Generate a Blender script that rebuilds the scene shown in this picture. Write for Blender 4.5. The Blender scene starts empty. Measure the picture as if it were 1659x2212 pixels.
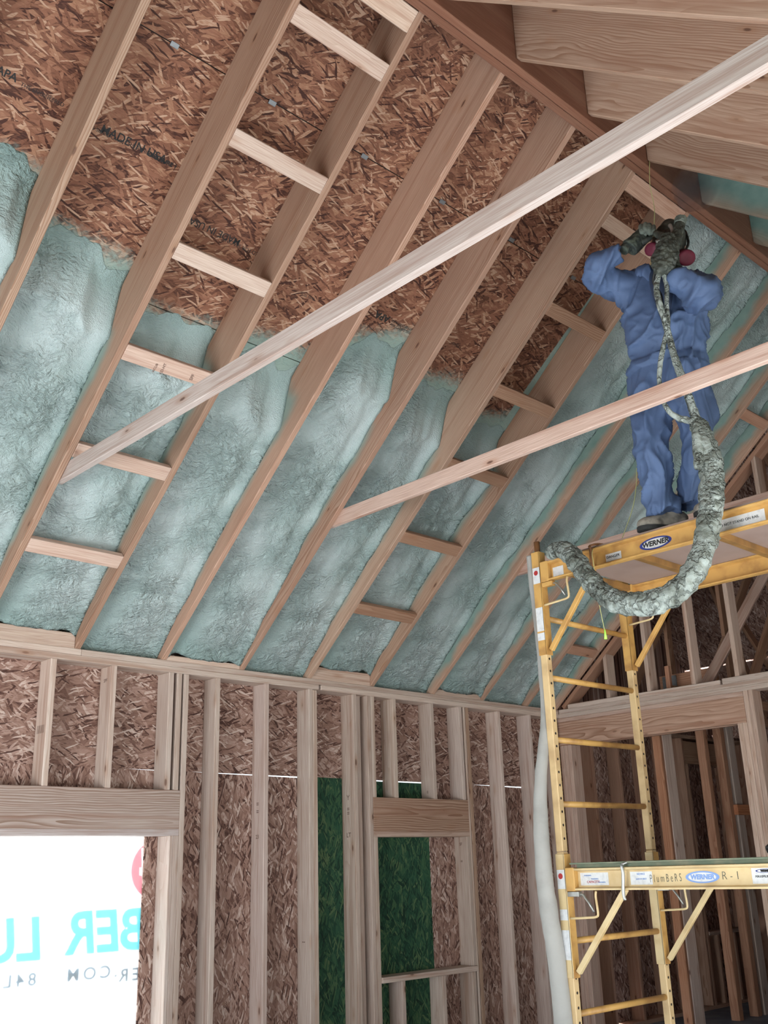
import bpy, bmesh, math, random
from mathutils import Vector, Matrix, noise
V = Vector
scn = bpy.context.scene
COL = scn.collection
random.seed(7)
# ---------------------------------------------------------------- camera, world, lamps, exposure
W, H, F = 1659, 2212, 2209.64
CAM = V((-2.753, -5.710, 1.55))
ya, pi_, ro = math.radians(44.0287), math.radians(19.1797), math.radians(-1.7992)
FW = V((math.sin(ya)*math.cos(pi_), math.cos(ya)*math.cos(pi_), math.sin(pi_)))
_r = V((math.cos(ya), -math.sin(ya), 0)); _u = _r.cross(FW)
RT = _r*math.cos(ro) + _u*math.sin(ro); UP = -_r*math.sin(ro) + _u*math.cos(ro)
cd = bpy.data.cameras.new('camera'); cam = bpy.data.objects.new('camera', cd); COL.objects.link(cam)
cd.sensor_fit = 'VERTICAL'; cd.sensor_height = 36; cd.lens = F/H*36; cd.clip_end = 200
M3 = Matrix((RT, UP, -FW)).transposed()
cam.matrix_world = Matrix.Translation(CAM) @ M3.to_4x4()
scn.camera = cam
def ray(x, y): return FW + RT*((x-W/2)/F) - UP*((y-H/2)/F)
def atX(x, y, X): d = ray(x, y); return CAM + d*((X-CAM.x)/d.x)
def atY(x, y, Y): d = ray(x, y); return CAM + d*((Y-CAM.y)/d.y)
def atZ(x, y, Z): d = ray(x, y); return CAM + d*((Z-CAM.z)/d.z)

world = bpy.data.worlds.new('daylight'); scn.world = world; world.use_nodes = True
bg = world.node_tree.nodes['Background']
bg.inputs[0].default_value = (0.86, 0.94, 1.0, 1); bg.inputs[1].default_value = 1.7
def area(name, loc, target, sx, sy, power, col):
    l = bpy.data.lights.new(name, 'AREA'); l.shape = 'RECTANGLE'; l.size = sx; l.size_y = sy; l.energy = power; l.color = col
    o = bpy.data.objects.new(name, l); COL.objects.link(o); o.location = loc
    o.rotation_euler = (V(target)-V(loc)).to_track_quat('-Z', 'Y').to_euler(); return o
area('daylight_left_opening', (-4.45, -3.0, 1.15), (0.8, -1.6, 1.5), 3.0, 1.8, 200, (0.84, 0.93, 1.0))
area('daylight_front_opening', (0.6, -6.25, 1.2), (1.6, -1.0, 1.3), 3.6, 1.9, 12, (0.84, 0.93, 1.0))
area('daylight_back_opening', (-0.6, 0.35, 1.1), (-0.6, -3.0, 1.6), 2.6, 1.7, 60, (0.92, 0.97, 1.0))
sl = bpy.data.lights.new('sun', 'SUN'); sl.energy = 40; sl.angle = .012; sl.color = (.90, .96, 1.0)
so = bpy.data.objects.new('sun', sl); COL.objects.link(so); so.rotation_euler = V((.12, .70, -.62)).to_track_quat('-Z', 'Y').to_euler()
scn.view_settings.view_transform = 'Standard'; scn.view_settings.look = 'None'
scn.view_settings.exposure = 0.0; scn.view_settings.gamma = 1.0; scn.view_settings.use_curve_mapping = False
scn.cycles.use_denoising = True; scn.cycles.use_adaptive_sampling = True; scn.cycles.adaptive_threshold = .06; scn.cycles.adaptive_min_samples = 20; scn.cycles.max_bounces = 7; scn.cycles.diffuse_bounces = 4; scn.cycles.glossy_bounces = 2; scn.cycles.volume_bounces = 0
scn.cycles.sample_clamp_indirect = 8

# ---------------------------------------------------------------- node helpers / materials
def mat_new(name):
    m = bpy.data.materials.new(name); m.use_nodes = True; nt = m.node_tree
    return m, nt, nt.nodes['Principled BSDF']
class NB:
    def __init__(s, nt): s.nt = nt; s.n = nt.nodes; s.l = nt.links
    def put(s, sock, v):
        if v is None: return
        if hasattr(v, 'is_linked') or isinstance(v, bpy.types.NodeSocket): s.l.new(v, sock)
        else: sock.default_value = v
    def math(s, op, a, b=None, c=None, clamp=False):
        n = s.n.new('ShaderNodeMath'); n.operation = op; n.use_clamp = clamp
        for i, v in enumerate((a, b, c)): s.put(n.inputs[i], v)
        return n.outputs[0]
    def vmath(s, op, a, b=None, sc=None):
        n = s.n.new('ShaderNodeVectorMath'); n.operation = op; s.put(n.inputs[0], a)
        if b is not None: s.put(n.inputs[1], b)
        if sc is not None: s.put(n.inputs['Scale'], sc)
        return n.outputs[0]
    def mix(s, f, a, b, bt='MIX'):
        n = s.n.new('ShaderNodeMix'); n.data_type = 'RGBA'; n.blend_type = bt
        s.put(n.inputs[0], f); s.put(n.inputs[6], a); s.put(n.inputs[7], b); return n.outputs[2]
    def coord(s, k='Object'): return s.n.new('ShaderNodeTexCoord').outputs[k]
    def mapping(s, v, loc=(0,0,0), rot=(0,0,0), sc=(1,1,1)):
        n = s.n.new('ShaderNodeMapping'); s.l.new(v, n.inputs[0]); n.inputs[1].default_value = loc; n.inputs[2].default_value = rot; n.inputs[3].default_value = sc; return n.outputs[0]
    def noise(s, v, scale, detail=2, rough=.5, out=0):
        n = s.n.new('ShaderNodeTexNoise'); s.l.new(v, n.inputs['Vector']); n.inputs['Scale'].default_value = scale; n.inputs['Detail'].default_value = detail; n.inputs['Roughness'].default_value = rough; return n.outputs[out]
    def voro(s, v, scale, dim='3D', rnd=1):
        n = s.n.new('ShaderNodeTexVoronoi'); n.voronoi_dimensions = dim; s.l.new(v, n.inputs['Vector']); n.inputs['Scale'].default_value = scale; n.inputs['Randomness'].default_value = rnd; return n.outputs
    def ramp(s, f, stops):
        n = s.n.new('ShaderNodeValToRGB'); s.l.new(f, n.inputs[0]); e = n.color_ramp.elements
        while len(e) < len(stops): e.new(0.5)
        for i, (p, c) in enumerate(stops): e[i].position = p; e[i].color = (*c, 1)
        return n.outputs[0]
    def sep(s, v): n = s.n.new('ShaderNodeSeparateXYZ'); s.l.new(v, n.inputs[0]); return n.outputs
    def comb(s, x, y, z):
        n = s.n.new('ShaderNodeCombineXYZ')
        for i, v in enumerate((x, y, z)): s.put(n.inputs[i], v)
        return n.outputs[0]
    def maprange(s, v, a, b, c=0., d=1., smooth=True):
        n = s.n.new('ShaderNodeMapRange'); s.l.new(v, n.inputs[0]); n.interpolation_type = 'SMOOTHSTEP' if smooth else 'LINEAR'
        for i, k in enumerate((a, b, c, d)): n.inputs[i+1].default_value = k
        return n.outputs[0]
    def bump(s, h, strength, dist):
        n = s.n.new('ShaderNodeBump'); s.l.new(h, n.inputs['Height']); n.inputs['Strength'].default_value = strength; n.inputs['Distance'].default_value = dist; return n.outputs[0]

def lumber(name, early=(.50,.345,.255), late=(.33,.19,.125), spray=0, ring=1.0, knots=1.0, fr=105.):
    m, nt, b = mat_new(name); q = NB(nt); co = q.coord()
    oi = nt.nodes.new('ShaderNodeObjectInfo'); rnd = oi.outputs['Random']
    off = q.comb(q.math('MULTIPLY', rnd, 37.), q.math('MULTIPLY_ADD', rnd, .16, .03), q.math('MULTIPLY_ADD', q.math('FRACT', q.math('MULTIPLY', rnd, 13.7)), .2, -.05))
    p = q.vmath('ADD', co, off)
    st = q.mapping(p, sc=(.9, 5, 5))
    nz = q.noise(st, 1.6, 2, .5, 1)
    d = q.vmath('SCALE', q.vmath('SUBTRACT', nz, (.5,.5,.5)), sc=.07)
    x, y, z = q.sep(q.vmath('ADD', p, d))
    r = q.math('SQRT', q.math('ADD', q.math('MULTIPLY', y, y), q.math('MULTIPLY', z, z)))
    w = q.math('FRACT', q.math('MULTIPLY', r, fr))
    rg = q.math('POWER', w, 2.2)
    rg = q.math('MULTIPLY', rg, q.maprange(q.noise(st, .8, 1), .35, .65, .35, 1.))
    fib = q.noise(q.mapping(p, sc=(6, 260, 260)), 1., 2)
    base = q.mix(q.math('MULTIPLY', rg, ring, clamp=True), (*early, 1), (*late, 1))
    base = q.mix(q.maprange(fib, .3, .75, 0, .42), base, (.27,.14,.09,1))
    # knots
    kv = q.voro(q.mapping(p, sc=(3.6, 11, 11)), 1.0, '3D')
    kd = q.math('ADD', kv[0], q.math('MULTIPLY', q.noise(p, 60, 1), .02))
    ks = q.sep(kv[1])
    keep = q.math('GREATER_THAN', ks[0], .45)
    kn = q.math('MULTIPLY', q.maprange(kd, .06, .12, 1, 0), keep)
    halo = q.math('MULTIPLY', q.maprange(kd, .08, .32, .42, 0), keep)
    base = q.mix(q.math('MULTIPLY', halo, knots), base, (.34,.17,.09,1))
    base = q.mix(q.math('MULTIPLY', kn, .85*knots), base, (.10,.045,.03,1))
    # broad stain variation + object tint
    big = q.noise(q.mapping(p, sc=(.8, 3, 3)), 2.1, 3)
    base = q.mix(q.maprange(big, .45, .8, 0, .30), base, (.36,.22,.155,1))
    stk = q.noise(q.mapping(p, sc=(.45, 16, 16)), 1.7, 3)
    base = q.mix(q.maprange(stk, .50, .72, 0, .55), base, (.30,.155,.10,1))
    base = q.mix(1., base, oi.outputs['Color'], 'MULTIPLY')
    val = q.math('MULTIPLY_ADD', q.math('FRACT', q.math('MULTIPLY', rnd, 7.31)), .22, .90)
    base = q.mix(1., base, q.comb(val, val, val), 'MULTIPLY')
    if spray:
        ox, oy, oz = q.sep(co)
        n2 = q.noise(co, 5, 3)
        if spray == 1:    # only near the foam in the lower length
            mk = q.maprange(q.math('MULTIPLY_ADD', n2, .08, q.math('SUBTRACT', oz, .04)), .07, .15)
            mk = q.math('MULTIPLY', mk, q.maprange(q.math('MULTIPLY_ADD', n2, .3, ox), 1.95, 2.15, 1, 0))
            mk = q.math('MULTIPLY', mk, .8)
        elif spray == 2:
            mk = q.maprange(q.math('MULTIPLY_ADD', n2, .16, q.math('SUBTRACT', oz, .08)), .015, .10)
            mk = q.math('MULTIPLY', mk, .92)
        else:             # spray drifting over members by the ridge (world x grows)
            mk = q.maprange(q.math('MULTIPLY_ADD', n2, .1, oz), .03, .16, .25, 1)
        teal = q.mix(q.noise(co, 14, 3), (.13,.235,.205,1), (.26,.37,.335,1))
        base = q.mix(mk, base, teal)
    nt.links.new(base, b.inputs['Base Color']); b.inputs['Roughness'].default_value = .62
    b.inputs['Specular IOR Level'].default_value = .25
    h = q.math('ADD', q.math('MULTIPLY', fib, .5), q.math('MULTIPLY', rg, .5))
    nt.links.new(q.bump(h, .25, .002), b.inputs['Normal'])
    return m
LUM = lumber('pine_lumber', ring=1.5)
LUMS = lumber('pine_lumber_foam_edge', spray=1, ring=1.5)
LUMF = lumber('pine_lumber_oversprayed', early=(.50,.32,.23), late=(.39,.21,.14), spray=2)
LUMR = lumber('pine_lumber_ridge_spray', spray=3)
LUMP = lumber('pine_stud_clean', early=(.61,.50,.43), late=(.48,.365,.295), ring=.7, knots=1)
LUMH = lumber('fir_header', early=(.50,.37,.285), late=(.27,.165,.11), ring=1.6, knots=.6, fr=70.)
LVL = lumber('laminated_veneer', early=(.20,.085,.052), late=(.13,.05,.03), ring=.5, knots=0.)

def osb(name, ramp, vert=False, deck=False, dark=1.0):
    m, nt, b = mat_new(name); q = NB(nt); co = q.coord()
    at = nt.nodes.new('ShaderNodeAttribute'); at.attribute_name = 'pid'
    p = q.vmath('ADD', co, q.vmath('MULTIPLY', at.outputs['Vector'], (3.1, 5.7, 0.)))
    x, y, z = q.sep(p); p = q.comb(y, x, 0.) if vert else q.comb(x, y, 0.)
    p = q.vmath('ADD', p, q.vmath('SCALE', q.vmath('SUBTRACT', q.noise(p, 9, 2, .5, 1), (.5,.5,.5)), sc=.03))
    val = None; hgt = None
    for i, (a, L, Wd) in enumerate([(.05,.15,.035), (-.42,.12,.024), (.38,.13,.026), (-.15,.14,.022), (.95,.10,.020), (.20,.11,.015), (-.85,.09,.016), (.55,.08,.009), (-.3,.10,.010)]):
        pp = q.mapping(p, loc=(i*7.3, i*3.1, 0), rot=(0, 0, a)); pp = q.mapping(pp, sc=(1/L, 1/Wd, 1))
        o = q.voro(pp, 1.0, '2D', .95); c = q.sep(o[1])
        if val is None: val = c[0]; hgt = c[1]
        else:
            mk = q.math('MULTIPLY', q.math('GREATER_THAN', c[1], .62 if i < 5 else .80), q.maprange(o[0], .50, .56, 1, 0))
            tgt = c[0] if i < 7 else q.math('MULTIPLY_ADD', c[0], 1.3, -.15)
            val = q.math('ADD', q.math('MULTIPLY', val, q.math('SUBTRACT', 1., mk)), q.math('MULTIPLY', tgt, mk))
            hgt = q.math('ADD', q.math('MULTIPLY', hgt, q.math('SUBTRACT', 1., mk)), q.math('MULTIPLY', q.math('ADD', c[2], i*.2), mk))
    fine = q.noise(q.mapping(p, sc=(30, 160, 1)), 1., 3)
    v2 = q.math('ADD', val, q.math('MULTIPLY', q.math('SUBTRACT', fine, .5), .60))
    v2 = q.math('ADD', v2, q.math('MULTIPLY', q.math('SUBTRACT', q.noise(p, 2.2, 2), .5), .35))
    crv = q.noise(q.mapping(p, sc=(22, 60, 1)), 1., 2)
    v2 = q.math('SUBTRACT', v2, q.maprange(crv, .60, .75, 0, .5))
    colr = q.ramp(v2, ramp)
    if deck:   # spray haze settled on the bare boards in front of the foam
        ox, oy, oz = q.sep(co)
        n2 = q.noise(co, 3.2, 4); n3 = q.noise(co, 40, 2)
        rp = nt.nodes.new('ShaderNodeValToRGB'); rp.color_ramp.interpolation = 'LINEAR'; el = rp.color_ramp.elements
        st_ = [(-1.6,2.20),(-1.09,2.22),(-1.05,2.0),(-.49,2.0),(-.45,1.80),(.12,1.80),(.17,1.84),(.73,1.88),(.77,2.02),(1.34,2.24),(1.39,1.95),(1.94,2.10),(1.99,1.86),(2.5,1.98),(2.6,4.0)]
        while len(el) < len(st_): el.new(.5)
        for e_, (px_, fv) in zip(el, st_): e_.position = (px_+3)/8; e_.color = (fv/5,)*3+(1,)
        nt.links.new(q.math('DIVIDE', q.math('ADD', ox, 3.), 8.), rp.inputs[0])
        e = q.math('SUBTRACT', q.math('ABSOLUTE', oy), q.math('MULTIPLY', rp.outputs[0], 5.))
        e = q.math('ADD', e, q.math('ADD', q.math('MULTIPLY', q.math('SUBTRACT', n2, .5), .16), q.math('MULTIPLY', q.math('SUBTRACT', n3, .5), .14)))
        mk = q.maprange(e, -.02, .13, .92, 0)
        colr = q.mix(mk, colr, (.26,.36,.32,1))
    nt.links.new(colr, b.inputs['Base Color']); b.inputs['Roughness'].default_value = .7
    b.inputs['Specular IOR Level'].default_value = .25
    nt.links.new(q.bump(hgt, .6, .006), b.inputs['Normal'])
    return m
RB = [(0., (.055,.020,.014)), (.13, (.125,.050,.030)), (.35, (.20,.085,.050)), (.65, (.26,.118,.072)), (.88, (.34,.175,.105)), (1., (.46,.29,.20))]
OSBR = osb('osb_roof', RB, deck=True)
RBW = [(0., (.075,.034,.026)), (.14, (.17,.088,.066)), (.4, (.26,.15,.115)), (.68, (.335,.205,.163)), (.9, (.42,.285,.235)), (1., (.56,.43,.37))]
OSBW = osb('osb_wall', RBW)
OSBV = osb('osb_wall_upright', RBW, vert=True)
GRN = osb('osb_green_face', [(0., (.010,.030,.018)), (.3, (.016,.055,.032)), (.6, (.026,.085,.045)), (.85, (.05,.11,.05)), (1., (.10,.15,.07))], vert=True)

def plain(name, c, rough=.6, metal=0., var=0., vs=8, bump=0., bs=60, c2=None):
    m, nt, b = mat_new(name); b.inputs['Roughness'].default_value = rough; b.inputs['Metallic'].default_value = metal
    q = NB(nt); co = q.coord()
    n = q.noise(co, vs, 4); c2 = c2 or tuple(k*.55 for k in c)
    nt.links.new(q.mix(q.maprange(n, .42, .72, 0, max(var, .02)), (*c, 1), (*c2, 1)), b.inputs['Base Color'])
    if bump: nt.links.new(q.bump(q.noise(co, bs, 4), bump, .003), b.inputs['Normal'])
    return m
def foam_mat(name, dirty=0.):
    m, nt, b = mat_new(name); q = NB(nt); co = q.coord()
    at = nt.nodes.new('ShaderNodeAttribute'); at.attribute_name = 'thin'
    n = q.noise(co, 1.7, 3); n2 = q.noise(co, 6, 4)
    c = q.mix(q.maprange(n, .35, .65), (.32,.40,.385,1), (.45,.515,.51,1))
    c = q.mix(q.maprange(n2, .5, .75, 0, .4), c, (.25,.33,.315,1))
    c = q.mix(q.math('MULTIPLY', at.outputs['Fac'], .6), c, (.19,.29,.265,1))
    if dirty: c = q.mix(q.maprange(n2, .4, .65, .0, dirty), c, (.075,.08,.058,1))
    nt.links.new(c, b.inputs['Base Color']); b.inputs['Roughness'].default_value = .5; b.inputs['Specular IOR Level'].default_value = .35
    w = q.vmath('ADD', co, q.vmath('SCALE', q.vmath('SUBTRACT', q.noise(co, 7, 2, .5, 1), (.5,.5,.5)), sc=.12))
    a = q.noise(q.mapping(w, rot=(0,0,.5), sc=(1.5, .7, 1)), 42, 3, .55)
    amp = q.maprange(q.noise(co, 2.3, 2), .3, .62, .12, 1.)
    h = q.math('ADD', q.math('MULTIPLY', q.math('MULTIPLY', a, amp), 1.), q.math('MULTIPLY', q.noise(co, 140, 2), .12))
    nt.links.new(q.bump(h, 1.0, .045), b.inputs['Normal'])
    return m
FOAM = foam_mat('spray_foam')
HOSEF, nt, b = mat_new('foam_crusted_hose'); q = NB(nt); co = q.coord()
cn = q.noise(co, 11, 4, .6); crk = q.math('ABSOLUTE', q.math('SUBTRACT', cn, .5)); cn2 = q.noise(co, 5, 3); crk2 = q.math('ABSOLUTE', q.math('SUBTRACT', cn2, .47))
nn = q.noise(co, 9, 4); c_ = q.mix(q.maprange(nn, .35, .65), (.17,.19,.165,1), (.36,.40,.37,1)); c_ = q.mix(q.maprange(q.noise(co, 30, 3), .5, .7, 0, .6), c_, (.13,.14,.11,1))
c_ = q.mix(q.maprange(crk, .0, .018, .55, 0), c_, (.05,.055,.045,1)); c_ = q.mix(q.maprange(crk2, .0, .012, .8, 0), c_, (.03,.032,.025,1)); nt.links.new(c_, b.inputs['Base Color']); b.inputs['Roughness'].default_value = .6
nt.links.new(q.bump(q.math('ADD', q.math('ADD', q.maprange(crk, 0, .06), q.maprange(crk2, 0, .05)), q.noise(co, 40, 3)), .9, .012), b.inputs['Normal'])
YEL = plain('yellow_scaffold_paint', (.60,.34,.10), .45, 0, .7, 9, .2, 80, (.30,.135,.04))
YELP = plain('pale_yellow_scaffold_paint', (.66,.50,.27), .45, 0, .6, 7, .15, 80, (.42,.25,.09))
SHADEY = plain('shaded_mustard_channel', (.33,.17,.05), .6, 0, .7, 9, .2, 80, (.15,.08,.03))  # scaffold yellow with the shade under the decks put into its colour
RUST = plain('rusty_steel', (.27,.12,.045), .7, .2, .8, 25, .3, 60, (.09,.05,.035))
STEEL = plain('zinc_steel', (.42,.42,.40), .38, .8, .3, 20)
PLY = plain('deck_underside', (.36,.255,.215), .8, 0, .35, 5, .1, 40, (.26,.17,.14))
DECKT = plain('foam_dusted_deck', (.16,.19,.13), .9, 0, .7, 10, .4, 50, (.30,.27,.18))
BLUE = plain('blue_coverall', (.085,.135,.26), .7, 0, .45, 6, .25, 320, (.05,.08,.165))
NAVY = plain('blue_coverall_inner', (.03,.045,.09), .8, 0, .2)
GLOVE = plain('dark_glove', (.035,.042,.038), .7, 0, .8, 30, .5, 90, (.13,.16,.12))
GLOVET = plain('foam_smeared_fingers', (.17,.20,.17), .7, 0, .7, 40, .5, 90, (.05,.06,.05))
SKIN = plain('skin', (.56,.30,.21), .5, 0, .2)
MASK = plain('respirator_rubber', (.02,.022,.022), .5, 0, .4, 20, .2, 60, (.07,.085,.06))
PINK = plain('magenta_filter', (.15,.012,.035), .6, 0, .3, 20, .1)
OLIVE = plain('grimy_gun', (.05,.055,.045), .6, .1, .7, 22, .5, 90, (.13,.145,.115))
BOOT = plain('boot_leather', (.26,.23,.19), .75, 0, .7, 25, .4, 60, (.06,.05,.045))
SOLE = plain('boot_sole', (.02,.02,.02), .8)
WHITE = plain('sticker_white', (.66,.66,.66), .5, 0, .5, 50, 0, 60, (.45,.45,.46))
NAVL = plain('label_blue', (.02,.035,.22), .45); BLACK = plain('black_ink', (.012,.012,.012), .7)
LBL = plain('label_pale_blue', (.20,.32,.62), .45)
REDL = plain('label_red', (.4,.03,.03), .5)
STR = plain('string', (.50,.50,.22), .8); LIME = plain('lime_tip', (.45,.95,.12), .5)
GREYF = plain('grey_hose_wrap', (.36,.345,.32), .85, 0, .5, 6, .5, 25, (.22,.21,.19))
CONC = plain('floor_concrete', (.56,.575,.59), .85, 0, .5, 3, .1)
GRND = plain('ground', (.52,.49,.44), .95, 0, .3, 1)
TARP = plain('blue_grey_floor_sheet', (.12,.16,.22), .5, 0, .6, 5, .5, 8, (.30,.34,.38))
GALV = plain('galvanised_plate', (.22,.23,.24), .5, .7, .4, 30)
BLKG = plain('black_rubber', (.015,.015,.015), .5)
def translucent(name, c, tr=.75):
    m, nt, b = mat_new(name); nt.nodes.remove(b); out = nt.nodes['Material Output']
    t = nt.nodes.new('ShaderNodeBsdfTranslucent'); d = nt.nodes.new('ShaderNodeBsdfDiffuse'); mx = nt.nodes.new('ShaderNodeMixShader')
    q = NB(nt); n = q.noise(q.coord(), 3, 3)
    cc = q.mix(q.maprange(n, .4, .7, 0, .12), (*c, 1), (*[k*.93 for k in c], 1))
    nt.links.new(cc, t.inputs[0]); nt.links.new(cc, d.inputs[0]); mx.inputs[0].default_value = 1-tr
    nt.links.new(t.outputs[0], mx.inputs[1]); nt.links.new(d.outputs[0], mx.inputs[2]); nt.links.new(mx.outputs[0], out.inputs[0]); return m
WRAP = translucent('white_housewrap', (.93,.95,.95)); TEAL = translucent('print_teal', (.09,.74,.80)); TEAL2 = translucent('print_teal_small', (.035,.19,.27))
REDP = translucent('print_red', (.85,.26,.36))

# ---------------------------------------------------------------- object helpers
def tag(o, label=None, cat=None, group=None, kind=None):
    if label: o['label'] = label
    if cat: o['category'] = cat
    if group: o['group'] = group
    if kind: o['kind'] = kind
    return o
def empty(name, loc, label=None, cat=None, group=None):
    o = bpy.data.objects.new(name, None); COL.objects.link(o); o.location = loc; o.empty_display_size = .1
    return tag(o, label, cat, group)
def link(name, me, mats, parent=None, mw=None, smooth=False):
    for m in (mats if isinstance(mats, (list, tuple)) else [mats]): me.materials.append(m)
    o = bpy.data.objects.new(name, me); COL.objects.link(o)
    if mw is not None:
        if parent is not None: o.matrix_basis = Matrix.Translation(-parent.location) @ mw
        else: o.matrix_world = mw
    elif parent is not None: o.matrix_basis = Matrix.Translation(-parent.location)
    if parent is not None: o.parent = parent
    if smooth: me.polygons.foreach_set('use_smooth', [True]*len(me.polygons))
    return o
def frame(o, x, z):
    x = V(x).normalized(); z = (V(z) - x*V(z).dot(x)).normalized(); y = z.cross(x)
    return Matrix.Translation(V(o)) @ Matrix((x, y, z)).transposed().to_4x4()
def prism_mesh(name, verts8, bev=.003):
    """8 points: 4 of the near end, 4 of the far end, same order"""
    bm = bmesh.new(); vs = [bm.verts.new(v) for v in verts8]
    n = len(vs)//2
    bm.faces.new(vs[:n][::-1]); bm.faces.new(vs[n:])
    for i in range(n): j = (i+1) % n; bm.faces.new((vs[i], vs[j], vs[n+j], vs[n+i]))
    bmesh.ops.recalc_face_normals(bm, faces=bm.faces)
    if bev: bmesh.ops.bevel(bm, geom=bm.edges[:], offset=bev, segments=1, affect='EDGES')
    me = bpy.data.meshes.new(name); bm.to_mesh(me); bm.free(); return me
def box_w(name, x0, x1, y0, y1, z0, z1, m, parent=None, along='x', bev=.003):
    """axis-aligned world box whose local X is the grain direction"""
    c = V(((x0+x1)/2, (y0+y1)/2, (z0+z1)/2)); d = V((x1-x0, y1-y0, z1-z0))
    if along == 'x': fx, fz, l, w, t = (1,0,0), (0,0,1), d.x, d.y, d.z
    elif along == 'y': fx, fz, l, w, t = (0,1,0), (0,0,1), d.y, d.x, d.z
    else: fx, fz, l, w, t = (0,0,1), (0,-1,0), d.z, d.x, d.y
    mw = frame(c, fx, fz)
    me = prism_mesh(name, [(sx*l/2, a*w/2, b*t/2) for sx in (-1, 1) for a, b in ((-1,-1),(1,-1),(1,1),(-1,1))], bev)
    return link(name, me, m, parent, mw)
def bar(name, a, b, w, t, up, m, parent=None, bev=.003, cuta=0., cutb=0.):
    """board from a to b (axis through its centre); w = width across, t = thickness along up; cut = axial shift per unit up"""
    a, b = V(a), V(b); L = (b-a).length; mw = frame(a, b-a, up)
    q = [(-w/2,-t/2),(w/2,-t/2),(w/2,t/2),(-w/2,t/2)]
    me = prism_mesh(name, [(cuta*z, y, z) for y, z in q] + [(L+cutb*z, y, z) for y, z in q], bev)
    return link(name, me, m, parent, mw)
def profile_yz(name, pts, x0, x1, org, xdir, m, parent=None, bev=.003, up=(0,0,1)):
    """polygon in the YZ plane extruded from x0 to x1"""
    mw = frame(org, xdir, up); inv = mw.inverted()
    me = prism_mesh(name, [inv @ V((x0, y, z)) for y, z in pts] + [inv @ V((x1, y, z)) for y, z in pts], bev)
    return link(name, me, m, parent, mw)
def loft_bm(bm, rings, side=(1,0,0), n=20, caps=True, wob=None):
    """rings: (centre, ra, rb) ellipse radii along side / across"""
    side = V(side); prev = None; P = [V(r[0]) for r in rings]
    for i, r in enumerate(rings):
        t = (P[min(i+1, len(P)-1)] - P[max(i-1, 0)]).normalized()
        a = side - t*side.dot(t)
        if a.length < .05: a = t.orthogonal()
        a.normalize(); b = t.cross(a)
        ring = []
        for k in range(n):
            th = 2*math.pi*k/n; v = P[i] + a*(r[1]*math.cos(th)) + b*(r[2]*math.sin(th))
            if wob: v = wob(v, P[i])
            ring.append(bm.verts.new(v))
        if prev:
            for k in range(n): j = (k+1) % n; bm.faces.new((prev[k], prev[j], ring[j], ring[k]))
        elif caps: bm.faces.new(ring[::-1])
        prev = ring
    if caps: bm.faces.new(prev)
def smooth_path(pts, per=8):
    """Catmull-Rom through tuples (Vector, *radii)"""
    out = []; n = len(pts)
    f = lambda p: [*p[0], *p[1:]]
    A = [f(p) for p in pts]
    for i in range(n-1):
        p0, p1, p2, p3 = A[max(i-1,0)], A[i], A[i+1], A[min(i+2, n-1)]
        for s in range(per):
            t = s/per
            c = [.5*((2*b)+(-a+c_)*t+(2*a-5*b+4*c_-d)*t*t+(-a+3*b-3*c_+d)*t**3) for a, b, c_, d in zip(p0, p1, p2, p3)]
            out.append((V(c[:3]), *c[3:]))
    out.append((V(A[-1][:3]), *A[-1][3:])); return out
def tube(name, pts, r, m, parent=None, n=10, per=6, wob=None, r2=None, org=None):
    rr = smooth_path([(V(p), r if not isinstance(r, (list, tuple)) else r[i]) for i, p in enumerate(pts)], per)
    org = V(org) if org is not None else (V((0,0,0)) if parent is not None else V(pts[0]))
    bm = bmesh.new(); loft_bm(bm, [(p-org, q, q) for p, q in rr], (.3,.2,.9), n, True, wob)
    bmesh.ops.recalc_face_normals(bm, faces=bm.faces)
    me = bpy.data.meshes.new(name); bm.to_mesh(me); bm.free()
    return link(name, me, m, parent, Matrix.Translation(org), True)
def text(name, s, m, mw, size, parent=None, shear=0., bold=0., sx=1., depth=.0006, align='CENTER', space=1.):
    c = bpy.data.curves.new(name, 'FONT'); c.body = s; c.size = size; c.align_x = align; c.align_y = 'CENTER'
    c.shear = shear; c.offset = bold; c.extrude = depth; c.space_character = space; c.resolution_u = 4
    t = bpy.data.objects.new(name+'_t', c); COL.objects.link(t); bpy.context.view_layer.update()
    me = bpy.data.meshes.new_from_object(t.evaluated_get(bpy.context.evaluated_depsgraph_get()))
    bpy.data.objects.remove(t); bpy.data.curves.remove(c)
    me.transform(Matrix.Diagonal((sx, 1, 1, 1))); me.name = name; me.materials.clear()
    return link(name, me, m, parent, mw)
def ordinal(i): return ['first','second','third','fourth','fifth','sixth','seventh','eighth','ninth','tenth'][i]

# ---------------------------------------------------------------- measures of the building
T = .8426; PZ = 2.863                    # roof pitch; top of the wall plates = rafter underside at y = 0
FL = .10                                 # floor level
NRM = 1/math.sqrt(1+T*T); DV = .286/NRM  # vertical depth of a 2x12 rafter
YB, YF = -3.105, -3.195                  # faces of the ridge beam
YM = (YB+YF)/2
XR = 4.9                                 # face of the right wall
def under(y): return PZ - T*y if y > YM else PZ - T*(2*YM-y)
SL = V((0, -NRM, T*NRM))                 # up the back slope
SN = V((0, T*NRM, NRM))                  # out of the back slope
SL2 = V((0, NRM, T*NRM)); SN2 = V((0, -T*NRM, NRM))
RX = [-2.886, -2.276, -1.666, -1.056, -.447, .165, .768, 1.388, 1.984, 2.603, 3.272, 3.872, 4.462, 4.88]
RL = ['','','leftmost','A','B','C','D','E','F','G','H','I','J','L']

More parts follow.
